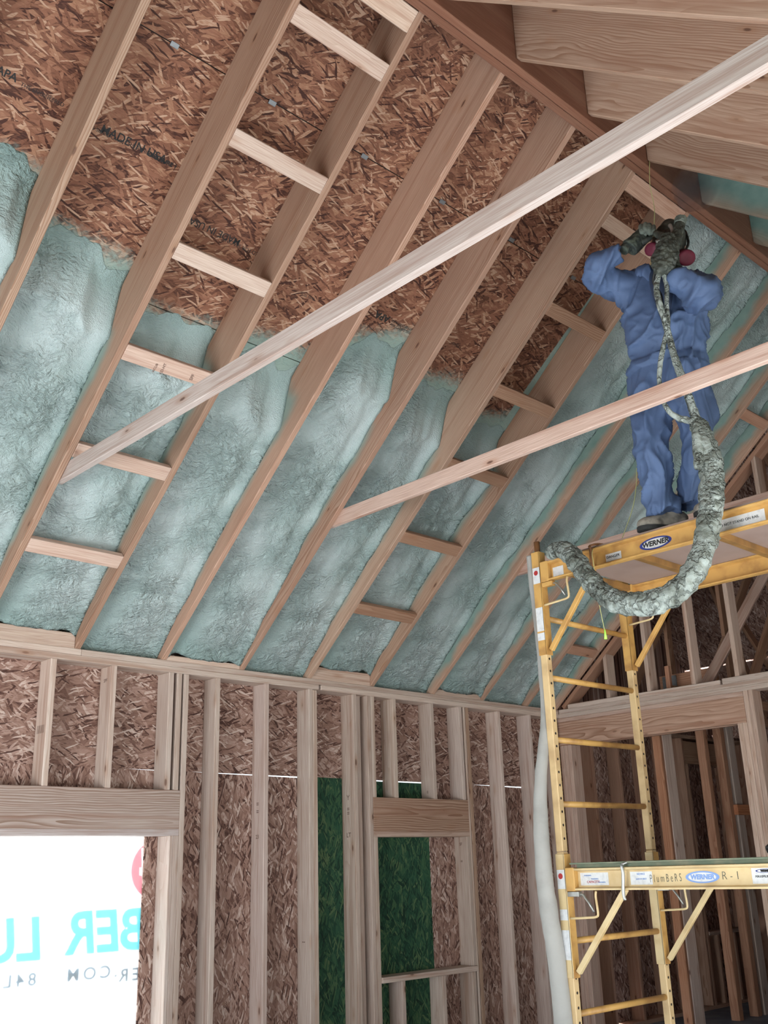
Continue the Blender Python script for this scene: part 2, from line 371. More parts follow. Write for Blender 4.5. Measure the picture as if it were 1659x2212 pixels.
# ---------------------------------------------------------------- setting
def slab(name, x0, x1, y0, y1, z0, z1, m, kind='structure'):
    o = box_w(name, x0, x1, y0, y1, z0, z1, m, bev=0); tag(o, kind=kind); return o
slab('floor', -4.7, 11.0, -6.55, .9, FL-.12, FL, CONC)
tag(slab('ground', -40, 40, -40, 40, -.5, -.4, GRND))
def deck(name, rows, slope, nrm, org, m):
    """roof boards: rows of (v0, v1, [x splits]) on the slope, local x along the ridge, y up the slope"""
    mw = frame(org, (1,0,0), nrm) ; bm = bmesh.new(); lay = bm.faces.layers.float_vector.new('pid')
    sgn = 1 if (mw.to_3x3() @ V((0,1,0))).dot(slope) > 0 else -1
    for v0, v1, xs in rows:
        for xa, xb in zip(xs[:-1], xs[1:]):
            rv = (random.random(), random.random(), 0)
            vs = [bm.verts.new((x, sgn*y, z)) for z in (0, .012) for x, y in ((xa+.0015,v0),(xb-.0015,v0),(xb-.0015,v1),(xa+.0015,v1))]
            for f in ((3,2,1,0),(4,5,6,7),(0,1,5,4),(1,2,6,5),(2,3,7,6),(3,0,4,7)):
                fc = bm.faces.new([vs[i] for i in f]); fc[lay] = rv
    bmesh.ops.recalc_face_normals(bm, faces=bm.faces)
    me = bpy.data.meshes.new(name); bm.to_mesh(me); bm.free()
    o = link(name, me, m, None, mw); tag(o, kind='structure'); return o, mw
deck_org = V((0, 0, PZ+DV))
seamv = [-(y)/NRM for y in (-.49, -1.42, -2.35)]          # slope distance of the panel seams
g = .0025
rows = [(-.45, seamv[0]-g, [-4.7,-2.9,-.46,1.97,4.41,5.0]), (seamv[0]+g, seamv[1]-g, [-4.7,-1.7,.75,3.2,5.0]),
        (seamv[1]+g, seamv[2]-g, [-4.7,-2.9,-.46,1.97,4.41,5.0]), (seamv[2]+g, -YB/NRM+.02, [-4.7,-1.7,.75,3.2,5.0])]
ceil1, DM = deck('ceiling', rows, SL, SN, deck_org, OSBR)
# front slope, mirrored about the ridge
o2 = V((0, 2*YM, PZ+DV))
ceil2, DM2 = deck('ceiling', [(a, b, c) for a, b, c in rows[:-1]] + [(seamv[2]+g, -YB/NRM+.02, [-4.7,-1.7,.75,3.2,5.0])], SL2, SN2, o2, OSBR)
# outer roofing that keeps daylight out of the board joints
for nm, org, sl, nr in (('ceiling', deck_org, SL, SN), ('ceiling', o2, SL2, SN2)):
    mw = frame(org+nr*.016, (1,0,0), nr); sg = 1 if (mw.to_3x3() @ V((0,1,0))).dot(sl) > 0 else -1
    me = prism_mesh('roofing', [(x, sg*y, z) for x in (-4.75, 5.02) for y, z in ((-.5,0),(4.16,0),(4.16,.006),(-.5,.006))], 0)
    tag(link('ceiling', me, BLACK, None, mw), kind='structure')
# printed marks and panel clips on the roof boards
def on_deck(P, rot=0.):
    """matrix for a mark lying on the underside of the back-slope boards, readable from below"""
    d = DM.inverted() @ P
    return DM @ Matrix.Translation((d.x, d.y, -.0012)) @ Matrix.Rotation(math.pi, 4, 'X') @ Matrix.Rotation(rot, 4, 'Z')
def atR(x, y, off=0.):
    d = ray(x, y); s = (PZ+off-T*CAM.y-CAM.z)/(d.z+T*d.y); return CAM + d*s
def mark(s, px, py, size, rot=0., bold=0.):
    o = text('stamp', s, BLACK, on_deck(atR(px, py, DV), rot), size, None, 0, bold, depth=.0003)
    o.parent = ceil1; o.matrix_parent_inverse = ceil1.matrix_world.inverted(); return o
mark('MADE IN USA', 290, 313, .058, 0., .0006); mark('SHEATHING SPAN', 318, 330, .026); mark('THIS SIDE DOWN', 225, 288, .026)
mark('MADE IN USA', 465, 500, .052, math.pi, .0003); mark('SIZED FOR SPACING', 525, 535, .03, math.pi)
mark('EXPOSURE 1', 350, 346, .03, 0., .001); mark('APA', 826, 684, .06, math.pi, .002); mark('STRENGTH AXIS', 868, 702, .024, math.pi); mark('THIS DIRECTION', 866, 710, .024, math.pi)
mark('APA', 15, 160, .05, 0., .001); mark('THE ENGINEERED', 92, 205, .026); mark('THIS SIDE', 665, 640, .024, math.pi)
mark('32/16', 985, 745, .03, math.pi)
for x, y in ((377, 97), (588, 222), (787, 338), (955, 436), (1105, 518), (1238, 600)):
    P = atR(x, y, DV); mw = on_deck(P)
    me = prism_mesh('panel_clip', [(sx*.022, a*.012, b*.003) for sx in (-1,1) for a, b in ((-1,-.5),(1,-.5),(1,1),(-1,1))], .001)
    o = link('panel_clip', me, GALV, None, mw); o.parent = ceil1; o.matrix_parent_inverse = ceil1.matrix_world.inverted(); 

# back wall sheathing: boards with real joints, the daylight shows through them
def wall_boards(name, boards, m, y0=.14, th=.011):
    bm = bmesh.new(); lay = bm.faces.layers.float_vector.new('pid')
    for pts in boards:   # polygon of (x, z)
        rv = (random.random(), random.random(), 0)
        n = len(pts); vs = [bm.verts.new((x, z, zz)) for zz in (0, -th) for x, z in pts]
        fs = [bm.faces.new(vs[:n]), bm.faces.new(vs[n:][::-1])] + [bm.faces.new((vs[i], vs[n+i], vs[n+(i+1)%n], vs[(i+1)%n])) for i in range(n)]
        for f in fs: f[lay] = rv
    bmesh.ops.recalc_face_normals(bm, faces=bm.faces)
    me = bpy.data.meshes.new(name); bm.to_mesh(me); bm.free()
    o = link(name, me, m, None, frame((0, y0, 0), (1,0,0), (0,-1,0))); tag(o, kind='structure'); return o
R4 = lambda x0, x1, z0, z1: [(x0,z0),(x1,z0),(x1,z1),(x0,z1)]
ZS = 2.183
wall_boards('wall_back', [R4(-4.7,.42,ZS,3.0), R4(.423,2.86,ZS,3.0), R4(2.863,5.06,ZS,3.0)], OSBW)
XJ = .752
wall_boards('wall_back', [[(-4.7,1.90),(.849,1.90),(.849,2.178),(.830,2.178),(.830,2.135),(.800,2.130),(.797,ZS-.004),(.45,ZS+.001),(-4.7,ZS+.001)],
    [(XJ,FL),(2.058,FL),(2.058,2.1725),(1.3,2.1775),(.96,ZS+.001),(.85,ZS+.001),(.85,1.9),(XJ,1.9)], [(3.283,FL),(4.5,FL),(4.5,2.1715),(3.9,2.180),(3.75,ZS+.001),(3.283,ZS+.001)],
    R4(4.503,5.06,FL,ZS+.001), R4(-4.7,-2.35,FL,1.9)], OSBV)
wall_boards('wall_back', [[(2.062,FL),(3.279,FL),(3.279,2.1735),(2.75,2.1735),(2.5,ZS+.001),(2.062,ZS+.001)]], GRN)
# left and front walls (behind the camera), each with its wide opening
def wall_plane(name, x0, x1, y0, y1, z0, z1): return tag(box_w(name, x0, x1, y0, y1, z0, z1, OSBW, bev=0), kind='structure')
wall_plane('wall_left', -4.72, -4.70, -6.4, -4.7, FL, 3.0); wall_plane('wall_left', -4.72, -4.70, -1.3, .14, FL, 3.0)
wall_plane('wall_left', -4.72, -4.70, -4.7, -1.3, 2.3, 3.0)
me = prism_mesh('gable', [(x, y, z) for x in (-4.72, -4.70) for y, z in ((.14, 3.0),(-6.44,3.0),(YM, under(YM)+DV))], 0)
tag(link('wall_left', me, OSBW), kind='structure')
wall_plane('wall_front', -4.7, -1.6, -6.45, -6.43, FL, 3.0); wall_plane('wall_front', 2.6, 4.9, -6.45, -6.43, FL, 3.0); wall_plane('wall_front', -1.6, 2.6, -6.45, -6.43, 2.3, 3.0)
tag(box_w('wall_right', XR+.14, XR+.155, -6.4, -3.1, FL, PZ, OSBW, bev=0), kind='structure')

# ---------------------------------------------------------------- back wall framing
def tint(o, c): o.color = (*c, 1); return o
def stud(xr, z0, z1, label, name='wall_stud', y0=0., y1=.14, m=None, cat='stud', group=None, w=.038):
    o = box_w(name, xr-w, xr, y0+.0005, y1-.0008, z0, z1, m or LUMP, along='z'); tag(o, label, cat, group)
    k = random.uniform(.94, 1.06); o.color = (k, k*random.uniform(.98,1.01), k*random.uniform(.96,1.02), 1); return o
PB = 2.787
def pl(name, x0, x1, z0, z1, label, y0=0., y1=.14, m=None, cat='plate'):
    return tag(box_w(name, x0, x1, y0, y1, z0, z1, m or LUMP), label, cat)
pl('top_plate', -4.6, 2.055, PB, PB+.0375, 'lower top plate of the back wall, long left length over the big opening')
pl('top_plate', 2.075, XR-.001, PB, PB+.0375, 'lower top plate of the back wall, right length from the splice to the corner')
pl('top_plate', -4.6, .172, PB+.038, PZ-.0005, 'upper top plate of the back wall, left length ending at a butt joint')
pl('top_plate', .174, XR-.001, PB+.038, PZ-.0005, 'upper top plate of the back wall, brown length right of the butt joint')
pl('bottom_plate', .95, XR, FL, FL+.038, 'bottom plate of the back wall under the studs')
H1T, H1B = 2.051, 1.778; z0 = FL+.038
cr = [(-.79,'cripple stud over the big opening header, hidden edge left of frame'), (-.385,'cripple stud over the header, just outside left edge of frame'),
      (.0195,'cripple stud above the big opening header with ink marks, leftmost in view'), (.4198,'cripple stud above the big opening header, second from left in view'), (.8318,'cripple stud above the header beside the bright daylight hole')]
for x, l in cr[2:]: stud(x, H1T, PB, l, 'cripple_stud')
stud(.8925, H1T, PB, 'short thin stud on the header end, tight left of the full-height king stud', 'cripple_stud')
stud(.9455, z0, PB, 'full-height king stud right beside the bright left opening', 'king_stud')
stud(.907, z0, H1B, 'trimmer stud under the big header, directly left of the king stud', 'trimmer_stud')
stud(.8685, z0, H1B, 'innermost trimmer stud of the bright opening, its face lit by daylight', 'trimmer_stud', w=.027)
hd = empty('header_beam', (-.6, .07, 1.9), 'wide doubled board header over the bright left opening', 'header')
box_w('header_board', -2.45, .907, .0005, .045, H1B+.038, H1T, LUMH, hd); box_w('header_board', -2.45, .907, .092, .139, H1B+.038, H1T, LUMH, hd)
box_w('header_bottom_plate', -2.45, .907, .0005, .139, H1B, H1B+.038, LUMP, hd)
for c in hd.children: c.color = (.98,1.06,1.2,1)
stud(1.1935, z0, PB, 'wall stud standing first to the right of the big opening king stud')
stud(1.6013, z0, PB, 'wall stud second right of the big opening, between two daylight slits')
stud(1.996, z0, PB, 'left stud of the doubled pair beside the narrow green strip')
stud(2.0344, z0, PB-.004, 'right stud of the doubled pair beside the narrow green strip')
stud(2.418, z0, PB, 'wall stud standing right of the narrow green strip')
stud(2.500, z0, PB, 'dark recessed stud squeezed left of the narrow window king stud', y0=.05)
stud(2.563, z0, PB, 'king stud on the left side of the narrow window opening', 'king_stud')
H2T, H2B, HX0, HX1 = 2.0455, 1.766, 2.565, 3.605
stud(2.603, H2T, PB, 'cripple stud on the left end of the window header', 'cripple_stud')
stud(2.8303, H2T, PB, 'cripple stud above the window header, left of the wide daylight slit', 'cripple_stud')
stud(3.2512, H2T, PB, 'cripple stud above the window header, right of the wide daylight slit', 'cripple_stud')
stud(3.585, H2T, PB, 'cripple stud on the right end of the window header', 'cripple_stud')
hd = empty('header_beam', (3.08, .07, 1.9), 'brown strongly grained header over the narrow green-backed window', 'header')
box_w('header_board', HX0, HX1, .0005, .045, H2B+.038, H2T, LUMH, hd); box_w('header_board', HX0, HX1, .092, .139, H2B+.038, H2T, LUMH, hd)
box_w('header_bottom_plate', HX0, HX1, .0005, .139, H2B, H2B+.038, LUMP, hd)
for c in hd.children: c.color = (.95,.85,.8,1)
SB = .788
stud(2.603, z0, H2B, 'trimmer stud inside the left side of the narrow window', 'trimmer_stud')
stud(3.605, SB+.038, H2B, 'trimmer stud inside the right side of the narrow window', 'trimmer_stud')
stud(3.625, z0, PB, 'king stud on the right side of the narrow window', 'king_stud', w=.019)
stud(3.669, z0, PB, 'reddish stud with nail marks tight right of the window', 'wall_stud', m=LUM)
pl('window_sill', 2.603, 3.606, SB, SB+.038, 'rough sill board across the bottom of the narrow window', cat='sill', y0=-.012)
stud(2.835, z0, SB, 'short stud under the narrow window sill, left one', 'cripple_stud')
stud(3.255, z0, SB, 'short stud under the narrow window sill, right one', 'cripple_stud')
stud(3.588, z0, SB, 'short stud under the narrow window sill at its right end', 'cripple_stud')
stud(4.0738, z0, PB, 'wall stud with a dark knot, first right of the narrow window')
stud(4.4912, z0, PB, 'wall stud second right of the narrow window, last clear of the scaffold')
stud(4.86, z0, PB, 'wall stud in the back corner behind the scaffold hose')
MYF = Matrix.Rotation(math.pi/2, 4, 'X')
MXF = Matrix.Rotation(-math.pi/2, 4, 'Z') @ Matrix.Rotation(math.pi/2, 4, 'X')
INK = plain('grade_ink', (.13,.075,.055), .8)
def ink(x, y, z, s_, size, rot=0., face='x'):
    near = min((o for o in COL.objects if o.name.split('.')[0] in ('wall_stud','cripple_stud','king_stud','trimmer_stud') and abs(o.location.y-.07) < .1), key=lambda o: abs(o.location.x-x))
    t_ = text('ink_mark', s_, INK, Matrix.Translation((near.location.x-.0195, y, z)) @ MXF @ Matrix.Rotation(rot, 4, 'Z'), size, None, 0, .0004, depth=.0001)
    t_.parent = near; t_.matrix_parent_inverse = near.matrix_world.inverted()
bpy.context.view_layer.update()
for x, z, s_, h, r in ((.0, 2.38, '|||||||', .05, 0), (1.582, 1.98, '=', .05, 0), (1.582, 1.93, '=', .05, 0), (1.582, 1.77, '23', .035, 0), (2.399, 2.04, 'Y', .05, 0), (2.399, 1.96, '=', .05, 0), (2.399, 1.93, '=', .05, 0), (2.399, 1.78, 'LT', .045, 0),
        (1.977, 1.10, '--', .05, 0), (3.586, 1.71, 'SF', .03, 0), (3.586, 1.58, '=', .04, 0), (.40, 2.70, 'SPF', .03, 0), (3.232, 2.10, 'II', .03, 0)):
    ink(x, .07, z, s_, h, r)

# housewrap with the print, seen from behind
wr = empty('house_wrap', (-.3, .17, 1.3), 'white translucent house wrap with mirrored teal 84 LUMBER print outside the left opening', 'house wrap')
YW = .168
box_w('wrap_sheet', -2.7, .92, YW, YW+.002, FL-.3, 2.0, WRAP, wr, bev=0)
MB = Matrix.Rotation(math.pi, 4, 'Z') @ Matrix.Rotation(math.pi/2, 4, 'X')
def wtext(s, px, py, hpx, m, sx=1., shear=0., bold=0., align='CENTER', space=1., name='printed_lettering'):
    P = atY(px, py, YW+.004); h = (atY(px, py-hpx/2, YW)-atY(px, py+hpx/2, YW)).length
    return text(name, s, m, Matrix.Translation(P) @ MB, h/.70, wr, shear, bold, sx, .0004, align, space)
wtext('BER', 145, 2022, 90, TEAL, .99, .12, .010, 'RIGHT', 1.0); wtext('LUMBER', 95, 2031, 90, TEAL, .99, .12, .010, 'LEFT', 1.0)
for px_, tx, al in ((143,'.COM','RIGHT'),(256,'84LUMBER','RIGHT'),(78,'84LUMBER','LEFT')): wtext(tx, px_, 2109 if px_ > 100 else 2116, 27, TEAL2, 1.1, 0, .0022, al, 1.4)
def disc(name, c, rx, rz, m, y, parent, r0=0.):
    bm = bmesh.new(); n = 48
    o = [bm.verts.new((rx*math.cos(2*math.pi*k/n), 0, rz*math.sin(2*math.pi*k/n))) for k in range(n)]
    if r0:
        i = [bm.verts.new((v.co.x*r0, 0, v.co.z*r0)) for v in o]
        for k in range(n): bm.faces.new((o[k], o[(k+1)%n], i[(k+1)%n], i[k]))
    else: bm.faces.new(o)
    me = bpy.data.meshes.new(name); bm.to_mesh(me); bm.free(); return link(name, me, m, parent, Matrix.Translation((c[0], y, c[1])))
c = atY(340, 1878, YW)
disc('logo_ring', (c.x, c.z), .195, .188, REDP, YW+.004, wr, .985)
num = text('logo_numeral', '84', WRAP, Matrix.Translation((c.x, YW+.005, c.z)) @ MB, .30, None, .1, .010, .80, .01)
dm = prism_mesh('logo_disc', [(c.x+.185*math.cos(k*math.pi/24), y, c.z+.178*math.sin(k*math.pi/24)) for y in (YW+.003, YW+.006) for k in range(48)], 0)
dt = bpy.data.objects.new('dt', dm); COL.objects.link(dt); bo = dt.modifiers.new('b', 'BOOLEAN'); bo.operation = 'DIFFERENCE'; bo.object = num; bo.solver = 'EXACT'; bo.use_self = True
bpy.context.view_layer.update(); dm2 = bpy.data.meshes.new_from_object(dt.evaluated_get(bpy.context.evaluated_depsgraph_get())); dm2.materials.clear(); dm2.name = 'logo_disc'
bpy.data.objects.remove(dt); bpy.data.objects.remove(num); link('logo_disc', dm2, REDP, wr)


# ---------------------------------------------------------------- rafters
def rafter(i, back=True):
    xr = RX[i]; x0 = xr-.038
    if back:
        pts = [(0,PZ),(.135,PZ),(.135,PZ-T*.135+DV-.001),(YB+.001,PZ-T*YB+DV-.001),(YB+.001,PZ-T*YB)]
        org = (xr-.019, 0, PZ); sl, nr = SL, SN
    else:
        q = 2*YM; pts = [(q,PZ),(q-.135,PZ),(q-.135,PZ-T*.135+DV-.001),(YF-.001,under(YF)+DV-.001),(YF-.001,under(YF))]
        org = (xr-.019, q, PZ); sl, nr = SL2, SN2
    m = (LUMF if i >= 10 else LUMS) if back else (LUMR if i >= 10 else LUM)
    o = profile_yz('rafter', pts, x0, xr, org, sl, m, None, .003, nr)
    return o
bl = {2:'rafter at the far upper left corner of the photo, only its edge in view', 3:'knotty grey-stained rafter, leftmost fully seen on the back slope',
 4:'rafter whose right side carries the upper long collar tie and ladder blocks', 5:'rafter with brown streak, right side of the left ladder of blocks',
 6:'clean bare rafter, first to the right of the left blocked bay', 7:'wide bare rafter holding the lower long collar tie at its foot half',
 8:'rafter with dark elongated knots, left side of the middle ladder of blocks', 9:'rafter right side of the middle ladder of blocks, foam filled to its right',
 10:'green oversprayed rafter, first beyond the middle ladder and behind the worker', 11:'green oversprayed rafter, second beyond the middle ladder of blocks',
 12:'green oversprayed rafter forming the left side of the far right ladder', 13:'bare end rafter against the open gable studs at the right'}
for i in range(2, 14):
    o = rafter(i); tag(o, bl[i], 'rafter')
    if i in (4, 5, 9): o.color = (.90,.85,.82,1)
    if i == 3: o.color = (.88,.87,.84,1)
    if i in (6, 7): o.color = (1.0,.93,.92,1)
fl = {2:'',3:'',4:'',5:'front slope rafter at the top edge, nearest the camera of those over the ridge',6:'broad grained front slope rafter with dark knots in two dotted groups',
 7:'front slope rafter third from the top edge, shadowed at its ridge end',8:'front slope rafter with pencil hatching, last one before the green sprayed ones',
 9:'first green misted front slope rafter, behind the spray plume',10:'second green misted front slope rafter, shorter in view',11:'third green misted front slope rafter near the right edge',12:'green misted front slope rafter last at right edge',13:'end rafter of front slope over the right wall'}
for i in range(5, 14):
    o = rafter(i, False); tag(o, fl[i], 'rafter')
    if i in (9,): o.active_material = LUMR
# ridge beam of two plies
rb = empty('ridge_beam', (1., YM, 5.45), 'reddish brown two-ply laminated ridge beam running diagonally across the top', 'beam')
zb = 5.436
for a, b in ((YF, YM-.0015), (YM+.0015, YB)):
    o = box_w('beam_ply', -4.6, 5.0, a, b, zb, under(YB)+DV-.02, LVL, rb)
# green film sprayed on the beam face between the far rafters
def film(name, i, label):
    x0, x1 = RX[i-1]+.004, RX[i]-.042
    o = foam_bay(x0, x1, -1, YF-.004, YF-.95, label, far=True); return o

# ---------------------------------------------------------------- blocks
BY = [-.50, -.983, -1.45, -1.90, -2.368, -2.84]
def block(x0, x1, y, label, m=None, w=.089, name='blocking', tintc=(1,1,1)):
    a = V((x0, y, under(y))) + SN*.019; b = V((x1, y, under(y))) + SN*.019
    o = bar(name, a, b, w, .038, SN, m or LUM); o.color = (*tintc, 1); return tag(o, label, 'blocking')
n6 = ['lowest', 'second from the bottom', 'third from the bottom', 'third from the top', 'second from the top', 'topmost']
for k, y in enumerate(BY):
    block(RX[4]+.001, RX[5]-.039, y, 'flat block of the left ladder of blocks, %s' % n6[k], LUMP, tintc=(1.05,1.0,.97) if k > 2 else (.98,.88,.84))
for k, y in enumerate(BY):
    block(RX[8]+.001, RX[9]-.039, y if k < 5 else -2.845, 'flat block of the middle ladder of blocks, %s' % n6[k], LUMP if k == 5 else LUM, tintc=(.95,.84,.76))
for k, y in enumerate((BY[0], BY[1], BY[2], BY[3], BY[4])):
    block(RX[12]+.001, RX[13]-.039, y, 'flat block between the last two rafters at the right, %s' % n6[k], LUMF, tintc=(.95,.85,.8))
for a, b, l, c in ((4, 5, 'nailer strip under the ridge beam at the top of the left ladder', (1.08,1.02,.95)), (8, 9, 'nailer strip under the ridge beam at the top of the middle ladder', (1,.8,.7))):
    x0, x1 = RX[a]+.001, RX[b]-.039
    o = bar('blocking', V((x0, YB+.062, under(YB+.062)))+SN*.02, V((x1, YB+.062, under(YB+.062)))+SN*.02, .11, .038, SN, LUMP); o.color = (*c, 1); tag(o, l, 'blocking')
for a, z1, l in ((4, .092, 'tall eave block on the top plate below the left ladder of blocks'), (6, .034, 'thin eave strip on the plate, left of the bare middle bays'), (8, .092, 'tall eave block on the plate below the middle ladder of blocks'), (10, .045, 'thin eave strip on the plate near the corner')):
    tag(box_w('eave_block', RX[a]+.001, RX[a+1]-.039, .0, .038, PZ, PZ+z1, LUMP), l, 'blocking').color = (1,.93,.88,1)

bpy.context.view_layer.update()
for px_, py_, s_, h in ((335, 795, 'WCLIB', .018), (352, 797, 'KD-HT', .022), (415, 815, 'SPF', .026)):
    P = atR(px_, py_); near = min((o for o in COL.objects if o.name.startswith('blocking')), key=lambda o: (o.matrix_world.translation-P).length if abs(o.matrix_world.translation.y-P.y) < .1 else 9)
    mw = frame(P-SN*.0008, (1,0,0), -SN); mw = mw @ Matrix.Rotation(math.pi/2, 4, 'Z')
    t_ = text('grade_stamp', s_, INK, mw, h, None, 0, .0004, depth=.0001); t_.parent = near; t_.matrix_parent_inverse = near.matrix_world.inverted()
# ---------------------------------------------------------------- collar ties
def tie(x0, zbm, label, col):
    x1 = x0+.038; zt = zbm+.09
    ya = -(zbm-PZ)/T; yb_ = -(zt-PZ)/T
    e = .05; ya += e; yb_ += e
    q = 2*YM
    pts = [(ya,zbm),(yb_,zt),(q-yb_,zt),(q-ya,zbm)]
    o = profile_yz('collar_tie', pts, x0+.001, x1, (x0+.019, ya, zbm), (0,-1,0), LUMP); o.color = (*col, 1); return tag(o, label, 'collar tie')
tie(-.447, 3.563, 'upper long whitish collar tie crossing the whole photo diagonally', (.86,.89,.95))
tie(1.388, 3.660, 'lower pinkish collar tie crossing in front of the worker legs', (1.08,.97,.95))
tie(3.272, 3.655, 'short pinkish collar tie seen just above the scaffold platform rail', (1.0,.85,.82))

# ---------------------------------------------------------------- spray foam, one mass per bay
def fbm(v, o=4):
    s, a = 0., .5
    for _ in range(o): s += a*noise.noise(v); v = v*2.05; a *= .5
    return s
def foam_bay(x0, x1, seed, fl_, fr_, label, y0=.128, off0=.045, base=.20, lump=.03, film=.0, far=False):
    """solid mass hanging from the boards; surface height = off (vertical metres above the rafter underside)"""
    nu, nv = 34, 170
    bm = bmesh.new(); lay = bm.verts.layers.float.new('thin'); top = []; bot = []
    q = 2*YM
    for j in range(nv+1):
        rt, rb_ = [], []
        for i in range(nu+1):
            u = i/nu; x = x0+(x1-x0)*u
            s = V((x*1.0, seed*3.7, 0))
            fy = fl_+(fr_-fl_)*u + .10*noise.noise(V((x*5, seed, 1))) + .03*noise.noise(V((x*17, seed, 4)))
            fy = max(fy, YB+.006); t = j/nv; y = y0+(fy-y0)*t
            dist = (y-fy)                     # distance from the front edge
            full = not (fy > YB+.05)
            if not full: full = False
            front = 1. if fl_ <= YB+.1 else min(1., max(0., (dist-.05)/.13))
            front = front*front*(3-2*front)
            n1 = fbm(V((x*2.3, y*1.3, seed)), 4); n2 = fbm(V((x*7, y*5, seed+9)), 3); n3 = noise.noise(V((x*26, y*20, seed+2)))
            wallf = min(1., max(0., (y0-y)/.9)); off = off0+(base-off0)*(wallf**.6)
            rip = noise.noise(V((x*34+noise.noise(V((x*6,y*6,seed)))*3, y*26, seed+5)))
            lk = .12+.88*min(1., wallf*2.2); off += lump*2.4*n1*lk+lump*1.2*n2*lk + .005*n3 + .0095*rip*min(1., max(0., .45+1.6*noise.noise(V((x*1.3, y*1.1, seed+11)))))
            edge = min(u, 1-u)*(x1-x0)
            off += -.030*math.exp(-(edge/.022)**2)*(.6+.8*abs(noise.noise(V((y*6, seed*2+round(u), 3))))) + .020*math.exp(-((edge-.075)/.045)**2)
            off += .012*math.sin(y*3.1+seed)*(u-.5)
            lip = math.exp(-((dist-.16)/.05)**2) if front < 1.01 and fl_ > YB+.1 else 0
            off -= .018*lip
            off = max(.02, min(off, DV-.004))
            off = (DV-.0035)*(1-front)+off*front if front < 1 else off
            z = max(PZ-T*y+off, PZ+.0015) if y > -.3 else PZ-T*y+off
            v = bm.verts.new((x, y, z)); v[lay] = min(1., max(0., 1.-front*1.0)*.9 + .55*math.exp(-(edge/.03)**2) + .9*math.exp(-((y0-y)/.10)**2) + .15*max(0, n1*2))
            rt.append(v); rb_.append(bm.verts.new((x, y, PZ-T*y+DV-.0012)))
        top.append(rt); bot.append(rb_)
    for j in range(nv):
        for i in range(nu):
            bm.faces.new((top[j][i], top[j+1][i], top[j+1][i+1], top[j][i+1]))
            bm.faces.new((bot[j][i], bot[j][i+1], bot[j+1][i+1], bot[j+1][i]))
        for a in (0, nu): bm.faces.new((top[j][a], bot[j][a], bot[j+1][a], top[j+1][a]))
    for i in range(nu):
        for a in (0, nv): bm.faces.new((top[a][i], top[a][i+1], bot[a][i+1], bot[a][i]))
    bmesh.ops.recalc_face_normals(bm, faces=bm.faces)
    mw = frame((x0, 0, PZ), SL, SN); bmesh.ops.transform(bm, matrix=mw.inverted(), verts=bm.verts)
    me = bpy.data.meshes.new('spray_foam'); bm.to_mesh(me); bm.free()
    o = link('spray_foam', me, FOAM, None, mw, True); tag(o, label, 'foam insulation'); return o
fb = [(2,3,-1.72,-1.76,'sprayed green foam filling the bay at the left edge of the photo', .20),
 (3,4,-1.53,-1.53,'sprayed foam with a wavy torn upper edge, second bay from the left', .215),
 (4,5,-1.42,-1.39,'sprayed foam behind the left ladder of blocks', .215),
 (5,6,-1.40,-1.42,'sprayed foam bay under the upper collar tie, right of the left ladder', .19),
 (6,7,-1.52,-1.72,'sprayed foam bay rising to a rounded right corner, two bays right of the left ladder', .19),
 (7,8,-1.45,-1.60,'sprayed foam bay left of the middle ladder of blocks', .19),
 (8,9,-1.42,-1.50,'sprayed foam behind the middle ladder of blocks', .22),
 (9,10,-3.085,-3.085,'sprayed foam bay filled to the ridge, left behind the worker', .20),
 (10,11,-3.085,-3.085,'sprayed foam bay filled to the ridge, right behind the worker', .19),
 (11,12,-3.085,-3.085,'sprayed foam bay left of the far right ladder of blocks', .18),
 (12,13,-3.085,-3.085,'sprayed foam behind the blocks of the last bay at the right', .21)]
for k, (a, b, l, r, lab, base) in enumerate(fb):
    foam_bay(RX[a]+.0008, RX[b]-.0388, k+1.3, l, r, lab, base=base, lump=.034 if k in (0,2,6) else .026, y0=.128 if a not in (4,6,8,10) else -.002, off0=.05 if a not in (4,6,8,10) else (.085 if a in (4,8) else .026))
# thin first pass on the front slope by the ridge
def film_bay(a, b, label, seed):
    x0, x1 = RX[a]+.0008, RX[b]-.0388; nu, nv = 16, 30
    bm = bmesh.new(); lay = bm.verts.layers.float.new('thin'); top = []; bot = []
    for j in range(nv+1):
        rt, rb_ = [], []
        for i in range(nu+1):
            u = i/nu; x = x0+(x1-x0)*u; fy = YF-1.2-.3*noise.noise(V((x*4, seed, 0)))
            y = YF-.003+(fy-YF)*j/nv; fr = min(1., (y-fy)/.2)
            z0_ = PZ-T*(2*YM-y)+DV; th = (.012+.05*fr*(1+fbm(V((x*3, y*3, seed)), 3)))
            v = bm.verts.new((x, y, z0_-th)); v[lay] = .8; rt.append(v); rb_.append(bm.verts.new((x, y, z0_-.0012)))
        top.append(rt); bot.append(rb_)
    for j in range(nv):
        for i in range(nu):
            bm.faces.new((top[j][i], top[j+1][i], top[j+1][i+1], top[j][i+1])); bm.faces.new((bot[j][i], bot[j][i+1], bot[j+1][i+1], bot[j+1][i]))
        for e in (0, nu): bm.faces.new((top[j][e], bot[j][e], bot[j+1][e], top[j+1][e]))
    for i in range(nu):
        for e in (0, nv): bm.faces.new((top[e][i], top[e][i+1], bot[e][i+1], bot[e][i]))
    bmesh.ops.recalc_face_normals(bm, faces=bm.faces)
    me = bpy.data.meshes.new('spray_foam'); bm.to_mesh(me); bm.free(); return tag(link('spray_foam', me, FOAM, None, None, True), label, 'foam insulation')
for k, (a, b, l) in enumerate(((8,9,'thin green foam over the ridge, first misted bay of the front slope'),(9,10,'thin green foam over the ridge behind the spray plume'),(10,11,'thin green foam over the ridge near the right edge'),(11,12,'thin green foam over the ridge, last bay at right edge'),(12,13,'thin green foam over the ridge above the right wall'))): film_bay(a, b, l, k+20.)
